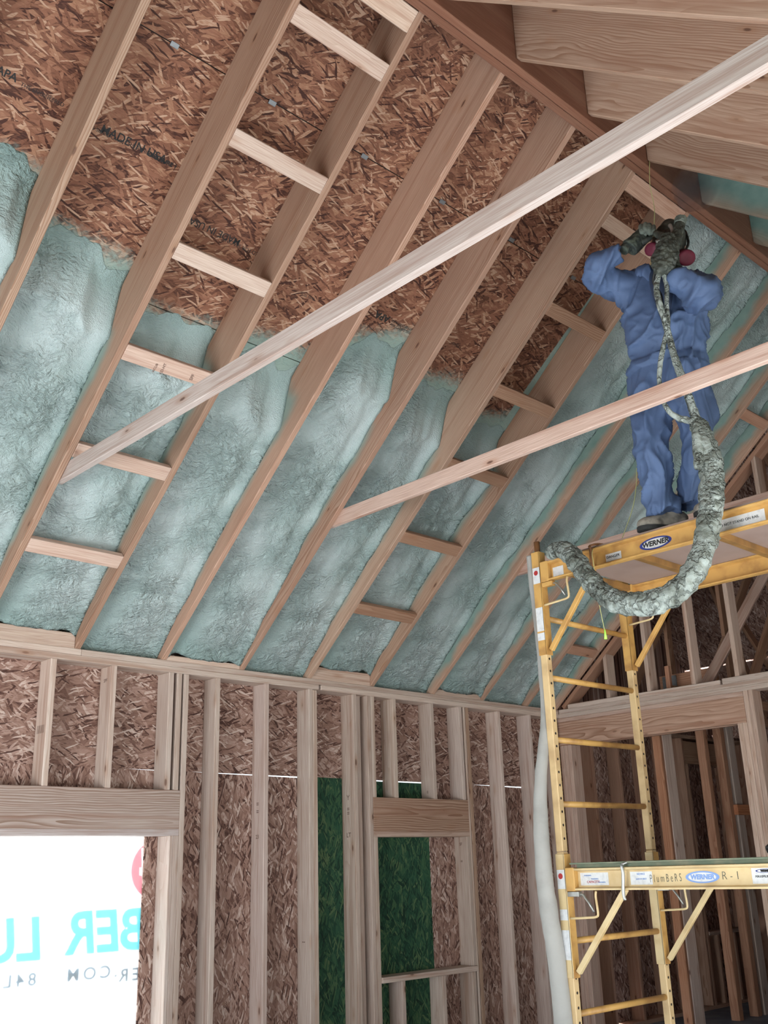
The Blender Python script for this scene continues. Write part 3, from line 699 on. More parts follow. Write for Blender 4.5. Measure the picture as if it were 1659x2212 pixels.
# foam smear on the ridge beam where it was hit
def blob(name, c, r, m, label, sc=(1,1,1), seed=0, cat='foam'):
    bm = bmesh.new(); bmesh.ops.create_icosphere(bm, subdivisions=4, radius=1)
    for v in bm.verts:
        k = 1+.45*fbm(v.co*2.2+V((seed,0,0)), 3); v.co = V((v.co.x*r*sc[0]*k, v.co.y*r*sc[1]*k, v.co.z*r*sc[2]*k))
    me = bpy.data.meshes.new(name); bm.to_mesh(me); bm.free(); return tag(link(name, me, m, None, Matrix.Translation(c), True), label, cat)
#@PART2@
# ---------------------------------------------------------------- right wall, gable studs, next room
WX0, WX1 = XR, XR+.14
def ybox(name, y0, y1, z0, z1, label, m=None, cat='plate', x0=WX0, x1=WX1):
    return tag(box_w(name, x0, x1, y0, y1, z0, z1, m or LUMP, along='y'), label, cat)
ybox('top_plate', -3.3, .139, PB, PB+.0375, 'lower top plate of the right wall over the wide header'); 
ybox('top_plate', -3.3, -.001, PB+.038, PZ-.0005, 'upper top plate of the right wall, sloping away at the corner')
ybox('gable_sole_plate', -1.62, -.105, PZ, PZ+.037, 'sole plate of the gable studs lying on the right wall')
ybox('gable_sole_plate', -3.0, -1.64, PZ, PZ+.045, 'lighter sole plate length raised at the right edge of the photo', x1=WX1-.02)
HB = 2.542
hd = empty('header_beam', (WX0+.07, -.9, 2.65), 'long deep header of the right wall behind the scaffold', 'header')
box_w('header_board', WX0+.0005, WX0+.045, -1.80, .03, HB, PB-.038, LUMH, hd, 'y'); box_w('header_board', WX0+.092, WX1-.001, -1.80, .03, HB, PB-.038, LUMH, hd, 'y')
box_w('header_top_strip', WX0+.0005, WX1-.001, -1.80, .03, PB-.0375, PB-.0005, LUMP, hd, 'y')
for c in hd.children: c.color = (1.0,.88,.84,1)
def ystud(y0, y1, z0_, z1, label, name='wall_stud', m=None, x0=WX0, x1=WX1, tc=None, cat='stud'):
    o = tag(box_w(name, x0+.0005, x1-.0008, y0, y1, z0_, z1, m or LUMP, along='z'), label, cat); o.color = (*(tc or (.97,.86,.82)), 1); return o
def rz(o): return o
ystud(-.105, -.066, z0, HB, 'trimmer stud of the right wall opening nearest the back corner, pink tinted', 'trimmer_stud')
ystud(-.064, -.026, z0, HB, 'middle of the three studs packed at the back corner behind the scaffold post')
ystud(-.024, .014, z0, HB, 'innermost of the three studs packed at the back corner behind the scaffold post')
ystud(-1.759, -1.72, z0, HB, 'trimmer stud under the right end of the deep header', 'trimmer_stud', tc=(1.1,1.02,.96))
ystud(-1.80, -1.761, z0, HB, 'second stud of the bundle under the right end of the deep header', 'trimmer_stud', tc=(1.12,1.04,.98))
ystud(-1.84, -1.802, z0, PB, 'full-height king stud right of the deep header', 'king_stud', tc=(1.1,1.0,.94))
ystud(-1.88, -1.842, z0, PB, 'outer stud of the bundle at the right edge, stained near mid height', tc=(.95,.85,.80))
ystud(-2.75, -2.712, z0, PB, 'right wall stud beyond the right edge of the photo')
# gable studs and the sloping plate under the end rafter
gl = ['short gable stud nearest the back corner', 'gable stud behind the hose loop', 'gable stud in the middle of the open gable', 'gable stud whose foot stands by the raised sole plate', 'gable stud seen above the platform at the right edge', 'gable stud near the ridge, outside the frame']
for k, y in enumerate((-.548, -.962, -1.385, -1.775, -2.185, -2.59)):
    zt = under(y)-.052
    zb_ = PZ+.038 if k < 3 else PZ+.046
    inv = None
    pts = [(y+.019, zb_), (y+.019, under(y+.019)-.052), (y-.019, under(y-.019)-.052), (y-.019, zb_)]
    o = profile_yz('gable_stud', pts, WX0+.001, WX0+.12, (WX0+.06, y, zb_), (0,0,1), LUMP, up=(0,-1,0)); o.color = (.97,.9,.86,1); tag(o, gl[k], 'stud')
a = V((WX0+.07, -.035, under(-.035)))-SN*.02; b = V((WX0+.07, YB+.02, under(YB+.02)))-SN*.02
tag(bar('gable_top_plate', a, b, .138, .038, SN, LUM), 'sloping top plate of the gable studs along the end rafter', 'plate').color = (.85,.72,.66,1)
for k, (y, z1) in enumerate(((-.462, 3.12), (-1.062, 3.118), (-1.70, 3.105))):
    o = tag(box_w('truss_heel', WX0+.15, WX0+.188, y-.02, y+.02, PZ+.0, z1, LUM, along='z'), 'short upright block behind the gable studs, %s from the back corner' % ordinal(k), 'block'); o.color = (.95,.75,.65,1)
# unseen closing panel added above the main roof, keeps sky light out of the attic
me = prism_mesh('gable', [(x, y, z) for x in (5.06, 5.07) for y, z in ((.5, under(.3)+DV+.1),(YM, under(YB)+DV+.06),(YM-3.8, under(.3)+DV+.0),(YM-3.8, 7.2),(.9, 7.2),(.9,2.9))], 0)
tag(link('wall_right', me, OSBW), kind='structure')
# second room: framed wall at y = .30
Y2 = .30; zc = 2.80
def s2(xr, z0_, z1, label, name='wall_stud', y0=Y2, y1=Y2+.139, w=.038, tc=(.75,.64,.6), m=None):
    o = stud(xr, z0_, z1, label, name, y0, y1, m or LUM, w=w); o.color = (*tc, 1); return o
for k, x in enumerate((5.37, 5.81, 6.26, 6.70, 7.10)):
    s2(x, FL+.038, zc, 'stud of the next room back wall seen through the opening, %s from the corner' % ordinal(k), tc=(.9,.8,.76))
s2(7.50, FL+.038, zc, 'king stud left of the next room window', 'king_stud', tc=(1.0,.92,.88)); s2(7.545, FL+.038, 2.525, 'trimmer stud left inside the next room window', 'trimmer_stud', tc=(1.0,.92,.88))
s2(8.42, FL+.038, zc, 'king stud right of the next room window', 'king_stud'); s2(8.38, FL+.038, 2.525, 'trimmer stud right inside the next room window', 'trimmer_stud')
s2(8.85, FL+.038, zc, 'farthest stud of the next room back wall'); s2(9.30, FL+.038, zc, 'last stud of the next room back wall')
hd2 = empty('header_beam', (7.95, Y2+.07, 2.65), 'knotty header over the window of the next room', 'header')
box_w('header_board', 7.502, 8.42, Y2+.001, Y2+.05, 2.527, 2.77, LUMH, hd2).color = (.85,.75,.65,1)
tag(box_w('window_sill', 7.547, 8.34, Y2-.01, Y2+.139, .79, .828, LUMP), 'thin sill of the next room window', 'sill').color = (.8,.72,.68,1)
for k, x in enumerate((7.75, 8.10)): s2(x, FL+.038, .788, 'short stud below the next room window sill, %s' % ('left', 'right')[k], 'cripple_stud', tc=(.85,.78,.74))
tag(box_w('bottom_plate', 5.06, 9.4, Y2, Y2+.139, FL, FL+.038, LUM), 'bottom plate along the next room back wall', 'plate')
tag(box_w('top_plate', 5.06, 9.4, Y2, Y2+.139, zc, zc+.038, LUM), 'top plate of the next room back wall', 'plate')
def boards2(name, boards, m, y0): return wall_boards(name, boards, m, y0)
boards2('wall_back', [R4(5.05,6.28,FL,2.9), R4(6.283,7.50,FL,2.9), R4(7.503,7.98,FL,2.9), R4(7.984,9.2,FL,2.9), R4(9.203,9.6,FL,2.9)], OSBV, Y2+.141)
tag(box_w('wall_right', 9.6, 9.62, -6.4, .6, FL, 4.0, OSBV, bev=0), kind='structure')
tag(box_w('wall_front', 5.05, 9.6, -6.45, -6.43, FL, 6.8, OSBW, bev=0), kind='structure')
tag(box_w('wall_back', 5.06, 9.62, .60, .62, 2.6, 6.8, OSBW, bev=0), kind='structure')
# free standing partition studs in the next room
yp = -.30
def pstud(pl_, pr, label, w=None, dep=.089, tc=(.8,.7,.65), y=yp, z1=2.86, m=None):
    xr = atY(pr, 1700, y).x; xl = atY(pl_, 1700, y).x
    o = tag(box_w('partition_stud', xl, xr, y, y+dep, FL, z1, m or LUM, along='z', bev=.006), label, 'stud'); o.color = (*tc, 1)
pstud(1443, 1464, 'thick round-edged pale post of the next room partition', tc=(1.15,1.12,1.1), m=LUMP, dep=.12)
pstud(1437, 1442, 'brown thin stud tight left of the pale round-edged post', tc=(.9,.65,.5))
pstud(1533, 1542, 'slender brown stud crossing in front of the next room window', tc=(1.0,.78,.66))
pstud(1571, 1580, 'paired partition stud left of the grey one near the stud bundle', tc=(.85,.68,.58))
pstud(1586, 1600, 'grey partition post nearest the stud bundle', tc=(.95,.95,.95), m=LUMP)
x0_, x1_ = atY(1584, 1745, yp).x, atY(1618, 1745, yp).x
P = atY(1600, 1745, yp-.02); tag(box_w('partition_block', x0_, x1_+.15, yp-.05, yp-.002, P.z-.07, P.z+.03, LUM), 'orange-brown cross block between the grey posts of the partition', 'block').color = (1.0,.62,.42,1)
tag(box_w('floor_sheet', 5.2, 9.3, -1.2, Y2-.005, FL, FL+.006, TARP, bev=0), 'blue grey sheet on the next room floor by the plate', 'floor sheet')
# attic of the crossing roof: boards falling to the right, with one open joint
def roof2(z_at, xs, name='ceiling'):
    for xa, xb in xs:
        L = math.hypot(xb-xa, (xb-xa)*.8426); mw = frame((xa, 0, z_at(xa)), (1,0,-.8426), (.8426,0,1))
        me = prism_mesh('roof_boards', [(x, y, z) for x in (0, L) for y, z in ((-6.45,0),(.7,0),(.7,.012),(-6.45,.012))], 0)
        tag(link(name, me, OSBW, None, mw), kind='structure')
z2 = lambda x: 3.87+.8426*(8-x)
roof2(z2, [(4.2, 6.3), (6.303, 7.22), (7.223, 8.245), (8.26, 9.9)])
for k, y in enumerate((-.44, -1.05, -1.66, -2.27, -2.88)):
    tr = empty('roof_truss', (7.0, y, 2.95), 'dark roof truss in the attic beyond the gable, %s from the back' % ordinal(k), 'roof truss')
    xa, xb = 5.3, 9.0; n2_ = V((.8426,0,1)).normalized(); dn = n2_*.06
    def chord(nm, p, q, w=.089): o = bar(nm, V((p[0], y, p[1])), V((q[0], y, q[1])), .038, w, (0,0,1) if abs(q[0]-p[0])>.2 else (1,0,0), LUM, tr); o.color = (.8,.68,.6,1); return o
    chord('top_chord', (xa, z2(xa)-.07), (xb, z2(xb)-.07)); chord('bottom_chord', (5.12, PZ+.05), (xb+.4, PZ+.05))
    if k != 1: chord('web', (5.4, PZ+.1), (6.9, z2(6.9)-.13))
    else: chord('web', (5.72, PZ+.1), (7.09, z2(7.09)-.13))
    chord('web', (8.0, PZ+.1), (7.12, z2(7.12)-.13)); chord('web', (6.2, PZ+.1), (6.2, z2(6.2)-.13))
P0_ = atX(1525, 1480, 5.2); P1_ = atX(1640, 1262, 5.75)
d_ = (P1_-P0_); tag(bar('attic_brace', P0_, P0_+d_*1.35, .09, .038, (1,.25,-.1), LUMP), 'wide pale diagonal brace with a grade stamp rising behind the gable studs', 'brace').color = (.92,.8,.76,1)
g_ = atX(1447, 1474, 5.28); o = box_w('gusset_plate', g_.x-.004, g_.x, g_.y-.07, g_.y+.07, g_.z-.055, g_.z+.055, GALV, bev=.001); tag(o, 'toothed galvanised gusset plate behind the gable studs', 'metal plate')
tag(box_w('truss_block', g_.x+.001, g_.x+.04, g_.y-.45, g_.y+.1, g_.z-.065, g_.z+.065, LUM, along='y'), 'board carrying the gusset plate behind the gable studs', 'block').color = (.9,.72,.62,1)

# ---------------------------------------------------------------- scaffold
def perforated(name, c, c2):
    m, nt, b = mat_new(name); b.inputs['Roughness'].default_value = .45; q = NB(nt); co = q.coord(); x, y, z = q.sep(co)
    n = q.noise(co, 9, 4); base = q.mix(q.maprange(n, .42, .72, 0, .6), (*c, 1), (*c2, 1))
    f = q.math('MULTIPLY', q.math('SUBTRACT', q.math('FRACT', q.math('DIVIDE', x, .0655)), .5), .0655)
    dd = q.math('SQRT', q.math('ADD', q.math('MULTIPLY', f, f), q.math('MULTIPLY', y, y)))
    nt.links.new(q.mix(q.math('LESS_THAN', dd, .0068), base, (.012,.008,.006,1)), b.inputs['Base Color']); return m
PERF = perforated('perforated_post_paint', (.64,.45,.23), (.38,.23,.11))
PA, PBX = 1.621, 2.430; PW = .043; SY = -2.40
def frame_end(zb_, zt, rungs, label, stub=False):
    e = empty('scaffold_ladder', ((PA+PBX)/2, SY, zb_), label, 'scaffold frame')
    for x in (PA, PBX):
        box_w('post', x, x+PW, SY, SY+PW, zb_, zt, PERF, e, 'z', .004)
        if stub: tube('post_pin', [(x+PW/2, SY+PW/2, zt-.05), (x+PW/2, SY+PW/2, zt+.14)], .0165, RUST, e, 14, 1)
    for z in rungs: tube('rung', [(PA+PW-.004, SY+PW/2, z), (PBX+.004, SY+PW/2, z)], .0155, YEL, e, 12, 1)
    return e
R0 = [.858+.325*k for k in range(7)]
lowf = frame_end(FL+.14, 1.60, [z for z in [.533]+R0 if z < 1.6], 'lower yellow ladder end frame of the rolling scaffold')
upf = frame_end(1.602, 3.10, [z for z in R0 if z > 1.6], 'upper yellow ladder end frame carrying the high platform', True)
for x in (PA, PBX):
    cs = empty('caster', (x+PW/2, SY+PW/2, FL), 'black scaffold caster under the %s post, below the frame' % ('left' if x == PA else 'right'), 'caster')
    tube('caster_stem', [(x+PW/2, SY+PW/2, FL+.1), (x+PW/2, SY+PW/2, FL+.1395)], .012, STEEL, cs, 10, 1)
    bm = bmesh.new(); loft_bm(bm, [(V((x+PW/2-.015, SY+PW/2, FL+.05)), .05, .05), (V((x+PW/2+.015, SY+PW/2, FL+.05)), .05, .05)], (0,1,0), 24)
    me = bpy.data.meshes.new('wheel'); bm.to_mesh(me); bm.free(); link('caster_wheel', me, BLKG, cs)
    box_w('caster_fork', x+PW/2-.024, x+PW/2+.024, SY+PW/2-.012, SY+PW/2+.012, FL+.102, FL+.112, STEEL, cs)
def label_disc(parent, x, y, z, w, h, txt, mblue, mwhite, mtxt, size):
    for nm, k, m, dx in (('brand_oval', 1., mblue, .0012), ('brand_oval_field', .82, mwhite, .0018)):
        bm = bmesh.new(); n = 40; hh = h*(k-.06 if k < 1 else 1)
        bm.faces.new([bm.verts.new((0, w/2*k*math.cos(2*math.pi*i/n), hh/2*math.sin(2*math.pi*i/n))) for i in range(n)])
        me = bpy.data.meshes.new(nm); bm.to_mesh(me); bm.free(); link(nm, me, m, parent, Matrix.Translation((x-dx, y, z)))
    text('brand_lettering', txt, mtxt, Matrix.Translation((x-.0022, y, z)) @ MX, size, parent, .12, .0015, 1.05, .0002)
MX = Matrix(((0,0,-1,0),(-1,0,0,0),(0,1,0,0),(0,0,0,1)))     # text facing -x, reading towards -y
def platform(zb_, zt, label, top):
    e = empty('scaffold_platform', ((PA+PBX)/2, -3.3, zb_), label, 'scaffold platform')
    ye, yn = SY-.012, -4.35
    m = YEL if top else YELP
    for x, s in ((PA-.006, 1), (PBX+PW+.006, -1)):
        h = zt-zb_
        prof = [(0,0),(.042,0),(.042,.009),(.010,.015),(.010,h-.015),(.042,h-.009),(.042,h),(0,h)]   # C shape, opening away from centre
        pts = [(x+(.042-a)*(1 if s > 0 else -1)*1.0, zb_+b) for a, b in prof] if s > 0 else [(x-.042+(.042-a), zb_+b) for a, b in prof]
        me = prism_mesh('side_rail', [(px_, ye, pz_) for px_, pz_ in pts] + [(px_, yn, pz_) for px_, pz_ in pts], .0015)
        link('side_rail', me, m, e)
    box_w('deck_board', PA+.02, PBX+PW-.02, yn, ye-.05, zt+.001, zt+.018, PLY if top else DECKT, e, 'y', .001)
    if not top: box_w('deck_board', PA+.0, PBX+PW, yn, ye-.02, zt+.0185, zt+.026, DECKT, e, 'y', .001)
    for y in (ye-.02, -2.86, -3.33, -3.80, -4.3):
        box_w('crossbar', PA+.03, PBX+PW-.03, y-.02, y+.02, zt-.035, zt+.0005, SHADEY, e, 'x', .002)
    for x in (PA, PBX):
        fx = x-.006; f2 = x+PW+.006
        box_w('sleeve', fx, f2, SY-.007, SY-.0005, zb_-.40, zt+.07, YEL, e, 'z', .002)
        box_w('sleeve_side', fx, x-.0006, SY-.007, SY+PW+.004, zb_-.40, zt+.07, YEL if top else YELP, e, 'z', .002)
        box_w('end_bracket', x-.008+(.0 if x == PA else .0), x+.05, SY-.06, SY-.008, zb_-.004, zt+.004, YEL, e, 'z', .003)
        a = V((x+PW/2, SY-.02, zb_-.375)); b = V((x+PW/2, SY-.335, zb_+.004))
        bar('brace', a, b, .024, .026, (0,-1,-1), YEL if top else YELP, e, .002)
        # bent rod latch
        yy = SY-.01; xx = x+.005
        tube('latch', [(xx, yy, zb_-.13), (xx, yy-.10, zb_-.125), (xx, yy-.155, zb_-.12), (xx, yy-.165, zb_-.10), (xx, yy-.16, zb_-.03), (xx, yy-.165, zb_-.004)], .006, YELP, e, 8, 3)
        tube('latch_lever', [(xx+.01, yy-.02, zb_-.02), (xx+.01, yy-.08, zb_-.02), (xx+.01, yy-.135, zb_-.10)], .006, STEEL, e, 8, 2)
        box_w('latch_housing', x-.003, x+.03, SY-.075, SY-.008, zb_-.03, zb_-.006, STEEL if not top else YEL, e, 'y', .002)
    xf = PA-.010
    for y in (-2.75,):
        tube('rail_pin', [(xf-.008, y, zt+.012), (xf-.008, y-.005, zt-.03), (xf-.006, y+.005, zb_-.005), (xf-.006, y+.0, zb_-.045)], .008, STEEL if not top else RUST, e, 8, 3)
        tube('rail_pin_hook', [(xf-.008, y, zt+.012), (xf+.02, y-.02, zt+.022), (xf+.05, y-.05, zt+.020)], .006, STEEL if not top else RUST, e, 8, 3)
    return e
up = platform(3.000, 3.106, 'upper yellow scaffold platform with plywood underside, the worker stands on it', True)
lo = platform(1.418, 1.520, 'lower pale yellow scaffold platform with scribbled lettering on its rail', False)
xl = PA-.006+.032                      # web face of the near rails
def sticker(parent, y0, y1, z0_, z1, m=WHITE, name='sticker', x=None):
    x = xl if x is None else x
    return box_w(name, x-.0012, x-.0004, y0, y1, z0_, z1, m, parent, 'y', 0)
label_disc(up, xl, -3.115, 3.053, .185, .062, 'WERNER', NAVL, WHITE, BLACK, .036)
sticker(up, -2.91, -2.815, 3.022, 3.062); sticker(up, -3.70, -3.43, 3.018, 3.076); sticker(up, -2.54, -2.47, 3.01, 3.07); text('sticker_print', 'DANGER', BLACK, Matrix.Translation((xl-.002, -2.86, 3.043)) @ MX, .02, up)
text('sticker_print', 'DO NOT STAND ON RAIL', BLACK, Matrix.Translation((xl-.002, -3.565, 3.047)) @ MX, .018, up)
label_disc(lo, xl, -3.145, 1.469, .17, .052, 'WERNER', LBL, WHITE, LBL, .028)
sticker(lo, -2.64, -2.475, 1.440, 1.498); sticker(lo, -2.885, -2.765, 1.440, 1.498)
for y in (-2.52, -2.56, -2.60): text('sticker_print', 'WARNING', LBL, Matrix.Translation((xl-.002, y, 1.485-.4*(abs(y)-2.52))) @ MX, .009, lo)
text('sticker_print', 'CAPACITY', REDL, Matrix.Translation((xl-.002, -2.55, 1.455)) @ MX, .016, lo); text('sticker_print', 'NOTICE', LBL, Matrix.Translation((xl-.002, -2.825, 1.487)) @ MX, .012, lo)
text('sticker_print', 'SAFETY FIRST', LBL, Matrix.Translation((xl-.002, -2.825, 1.465)) @ MX, .010, lo)
sticker(lo, -3.56, -3.385, 1.438, 1.502); label_disc(lo, xl-.001, -3.45, 1.490, .09, .016, 'WERNER', NAVL, WHITE, BLACK, .010)
text('sticker_print', 'MAXIMUM LOAD', BLACK, Matrix.Translation((xl-.002, -3.455, 1.467)) @ MX, .014, lo)
text('hand_lettering', 'P l u m B e R S', OLIVE, Matrix.Translation((xl-.0012, -2.955, 1.466)) @ MX @ Matrix.Rotation(.02, 4, 'Z'), .050, lo, 0, -.0006, .56, .0002)
text('hand_lettering', 'R - 1', OLIVE, Matrix.Translation((xl-.0012, -3.285, 1.472)) @ MX, .05, lo, 0, -.0008, .9, .0002)
sx_ = PA-.0068
for e, za, zb2, m in ((up, 2.86, 2.73, WHITE), (up, 2.72, 2.68, WHITE), (lo, 1.33, 1.28, WHITE), (lo, 1.235, 1.10, WHITE)):
    box_w('sticker', sx_-.001, sx_-.0004, SY-.003, SY+PW, zb2, za, m, e, 'z', 0)
for e, z_ in ((up, 3.085), (lo, 1.515)):
    box_w('sticker', sx_-.001, sx_-.0004, SY-.003, SY+PW, z_-.09, z_, WHITE, e, 'z', 0)
    disc2 = bmesh.new(); disc2.faces.new([disc2.verts.new((0, .014*math.cos(k*.4488), .014*math.sin(k*.4488))) for k in range(14)]); me = bpy.data.meshes.new('d'); disc2.to_mesh(me); disc2.free()
    link('sticker_emblem', me, REDL, e, Matrix.Translation((sx_-.0014, SY+PW/2, z_-.03)))
tag(blob('tool_knob', V((1.72, -3.46, 1.578)), .028, BLKG, 'black rubber knob lying on the lower platform at the right edge', (1,1,.85), 3, 'knob'))

# ---------------------------------------------------------------- worker
PN = V((-.878, -.478, 0)).normalized(); P0 = V((1.735, -3.225, 3.20))
def pp(x, y, d=0.):
    A_ = P0+PN*d; r = ray(x, y); return CAM + r*((A_-CAM).dot(PN)/r.dot(PN))
SD = V((.478, -.878, 0)).normalized()      # the worker's left = image right
def fuse(name, parts, vox, m, parent=None, org=None, smooth=2, disp=None, side=SD, n=24, pts_fn=None):
    bm = bmesh.new()
    for pth in parts:
        per = 5
        if isinstance(pth, dict): side_, rr = V(pth['side']), pth['r']
        else: side_, rr = side, pth
        loft_bm(bm, smooth_path([(V(p[0]), p[1], p[2]) for p in rr], per), side_, n)
    bmesh.ops.recalc_face_normals(bm, faces=bm.faces)
    me = bpy.data.meshes.new(name); bm.to_mesh(me); bm.free()
    t = bpy.data.objects.new('t', me); COL.objects.link(t)
    md = t.modifiers.new('r', 'REMESH'); md.mode = 'VOXEL'; md.voxel_size = vox
    sm = t.modifiers.new('s', 'SMOOTH'); sm.factor = .5; sm.iterations = smooth
    bpy.context.view_layer.update()
    me2 = bpy.data.meshes.new_from_object(t.evaluated_get(bpy.context.evaluated_depsgraph_get())); bpy.data.objects.remove(t); bpy.data.meshes.remove(me)
    if disp:
        nr = [v.normal.copy() for v in me2.vertices]
        for v, q in zip(me2.vertices, nr): v.co += q*disp(v.co, q)
    if pts_fn:
        for v in me2.vertices: v.co = pts_fn(v.co)
    org = V(org) if org is not None else V((0,0,0))
    me2.transform(Matrix.Translation(-org)); me2.materials.clear(); me2.name = name
    return link(name, me2, m, parent, Matrix.Translation(org), True)
def S(x, y, d, rx, ry): return (pp(x, y, d), rx, ry)
def body_parts(k=1.0, hem=False):
    torso = [S(1450,893,.0,.05,.06), S(1450,872,.01,.195,.125), S(1448,830,.01,.207,.14), S(1446,795,.01,.205,.14), S(1445,766,.01,.194,.125), S(1441,745,.012,.205,.14), S(1437,718,.015,.222,.15), S(1434,680,.015,.212,.145), S(1430,640,.01,.200,.135), S(1428,612,.0,.175,.115), S(1428,592,-.01,.11,.085), S(1430,578,-.01,.06,.06)]
    ra = [S(1385,628,.0,.085,.09), S(1352,618,.04,.088,.09), S(1318,607,.10,.075,.08), S(1293,594,.16,.070,.075), S(1296,577,.20,.066,.07), S(1315,560,.21,.058,.06), S(1338,546,.21,.050,.052)]
    rb_ = [S(1395,650,.0,.09,.07), S(1362,645,.03,.085,.07), S(1328,622,.08,.05,.06)]
    la = [S(1470,628,.0,.09,.09), S(1500,630,.10,.100,.10), S(1512,634,.20,.094,.10), S(1505,630,.27,.086,.09), S(1484,617,.30,.070,.07), S(1466,605,.31,.052,.052), S(1457,599,.31,.046,.046)]
    l1 = [S(1415,850,.01,.112,.12), S(1404,905,.01,.102,.105), S(1409,960,.02,.084,.095), S(1415,1000,.03,.078,.095), S(1421,1045,.01,.072,.088), S(1429,1080,.0,.077,.09), S(1435,1100,.0,.083,.095), S(1436,1108,.0,.080,.092)]
    l2 = [S(1487,850,.0,.112,.12), S(1504,905,.0,.100,.105), S(1505,950,.0,.082,.095), S(1501,1000,.01,.070,.09), S(1497,1045,-.02,.062,.08), S(1496,1075,-.03,.062,.078), S(1497,1096,-.03,.062,.078)]
    return [torso, ra, rb_, la, l1, l2]
def folds(co, n_):
    z = co.z; a = co.dot(SD)
    wv = V((noise.noise(co*3.1), noise.noise(co*3.1+V((7,1,3))), noise.noise(co*3.1+V((2,9,5)))))*.9
    k = 3.2 if z < 4.0 else 5.5
    v = V((co.x*6.5, co.y*6.5, z*k))+V((a*2.5, 0, -a*3.0))+wv
    r1 = 1-min(1, abs(noise.noise(v))*2.6); v2 = v*2.1+V((3,3,3)); r2 = 1-min(1, abs(noise.noise(v2))*2.4)
    d = .028*(r1**2)-.011 + .009*(r2**2) + .001*noise.noise(co*40)
    d += .012*noise.noise(co*4.5); d -= .012*math.exp(-((z-4.06)/.018)**2)
    return d
org = pp(1460, 1110, 0); org.z = 3.125
def shrink(parts, k):
    return [[(r[0], r[1]*k, r[2]*k) for r in p] for p in parts]
bp_ = shrink(body_parts(), .74); bp_[4] = bp_[4][:6]; bp_[5] = bp_[5][:5]
head = [S(1438,600,.03,.052,.055), S(1440,578,.035,.055,.058), S(1441,566,.05,.062,.075), S(1442,548,.05,.073,.088), S(1443,530,.04,.078,.093), S(1444,512,.02,.070,.085), S(1445,500,.01,.045,.055)]
nose = [S(1440,556,.13,.012,.012), S(1440,546,.155,.014,.016), S(1441,536,.135,.008,.01)]
ears = [[S(1409,550,.04,.010,.022), S(1408,538,.04,.014,.026), S(1409,528,.04,.008,.016)], [S(1475,550,.04,.010,.022), S(1477,538,.04,.014,.026), S(1476,528,.04,.008,.016)]]
# hands: palm, thumb, four fingers; right hand (image left) closed over the gun's hose rod, left hand round the grip
def hand_R(k):
    out = [[S(1346,541,.20,.030*k,.026*k), S(1360,530,.18,.034*k,.027*k), S(1376,516,.155,.042*k,.026*k), S(1392,503,.135,.046*k,.022*k), S(1402,496,.13,.040*k,.016*k)]]
    for i, (x, y0_) in enumerate(((1385,489), (1394,486), (1403,487), (1412,491))):
        r = (.0105, .0115, .0115, .0105)[i]*k*1.05
        out.append([S(x-2, y0_+12, .125, r, r), S(x-1, y0_+1, .150, r, r), S(x, y0_, .185, r, r), S(x+.5, y0_+8, .205, r*.98, r*.98), S(x+1, y0_+16+(-2,2,1,-3)[i], .200, r*.9, r*.9), S(x+1.5, y0_+20+(-2,2,1,-3)[i], .192, r*.6, r*.6)])
    out.append([S(1376,522,.165,.017*k,.017*k), S(1390,522,.195,.0145*k,.0145*k), S(1402,516,.20,.012*k,.012*k), S(1408,512,.195,.009*k,.009*k)])
    return out
def hand_L(k):
    out = [[S(1456,598,.31,.030*k,.028*k), S(1450,585,.29,.036*k,.028*k), S(1449,570,.27,.042*k,.026*k), S(1449,556,.25,.042*k,.022*k)]]
    for i, y in enumerate((545, 555, 565, 574)):
        r = (.0115, .012, .0115, .0105)[i]*k*1.05
        out.append([S(1458, y, .245, r, r), S(1460, y+1, .285, r, r), S(1450, y+2, .32, r, r), S(1438, y+2, .335, r, r), S(1427, y+2, .32, r*.95, r*.95), S(1421, y+1, .295, r*.8, r*.8)])
    out.append([S(1452,576,.27,.016*k,.016*k), S(1440,562,.24,.014*k,.014*k), S(1428,548,.25,.012*k,.012*k), S(1423,541,.265,.009*k,.009*k)])
    return out
person = fuse('person', bp_+[head, nose]+ears+hand_R(.72)+hand_L(.72), .0055, SKIN, None, org, 2, side=SD)
tag(person, 'worker in blue coveralls and red-filter mask spraying upward from the high platform', 'person')
def child(o): return o
bpos = person.location
def pf(name, parts, vox, m, **kw): return fuse(name, parts, vox, m, person, None, **kw)
cov = pf('coveralls', body_parts(), .009, BLUE, disp=folds, smooth=2)
sh = pf('undershirt', [[S(1427,588,.11,.060,.03), S(1429,612,.145,.062,.035), S(1433,650,.165,.046,.032), S(1437,690,.175,.022,.028), S(1438,720,.172,.006,.012)]], .007, NAVY)
for nm, pa in (('collar', [[S(1380,598,.07,.03,.035), S(1398,590,.10,.032,.03), S(1408,606,.125,.022,.02)], [S(1455,588,.06,.03,.03), S(1448,604,.12,.024,.02)]]),): pf(nm, pa, .008, BLUE, disp=folds)
def gdisp(co, n_): return .0022*noise.noise(co*90)+.0015
glv = pf('glove', hand_R(1.0)[:1]+hand_R(1.0)[5:], .0035, GLOVE, disp=gdisp, smooth=1)
fin = pf('glove_fingers', hand_R(1.0)[1:5], .003, GLOVET, disp=gdisp, smooth=1)
cuf = pf('glove_cuff', [[S(1390,512,.16,.040,.034), S(1378,521,.17,.046,.040), S(1366,531,.185,.050,.044), S(1360,536,.19,.051,.045)]], .004, GLOVE, disp=gdisp, smooth=1)
gll = pf('glove', hand_L(1.0), .0035, GLOVE, disp=gdisp, smooth=1)
cul = pf('glove_cuff', [[S(1446,560,.27,.046,.036), S(1449,574,.28,.046,.038), S(1451,582,.29,.047,.04)]], .004, GLOVE, disp=gdisp)
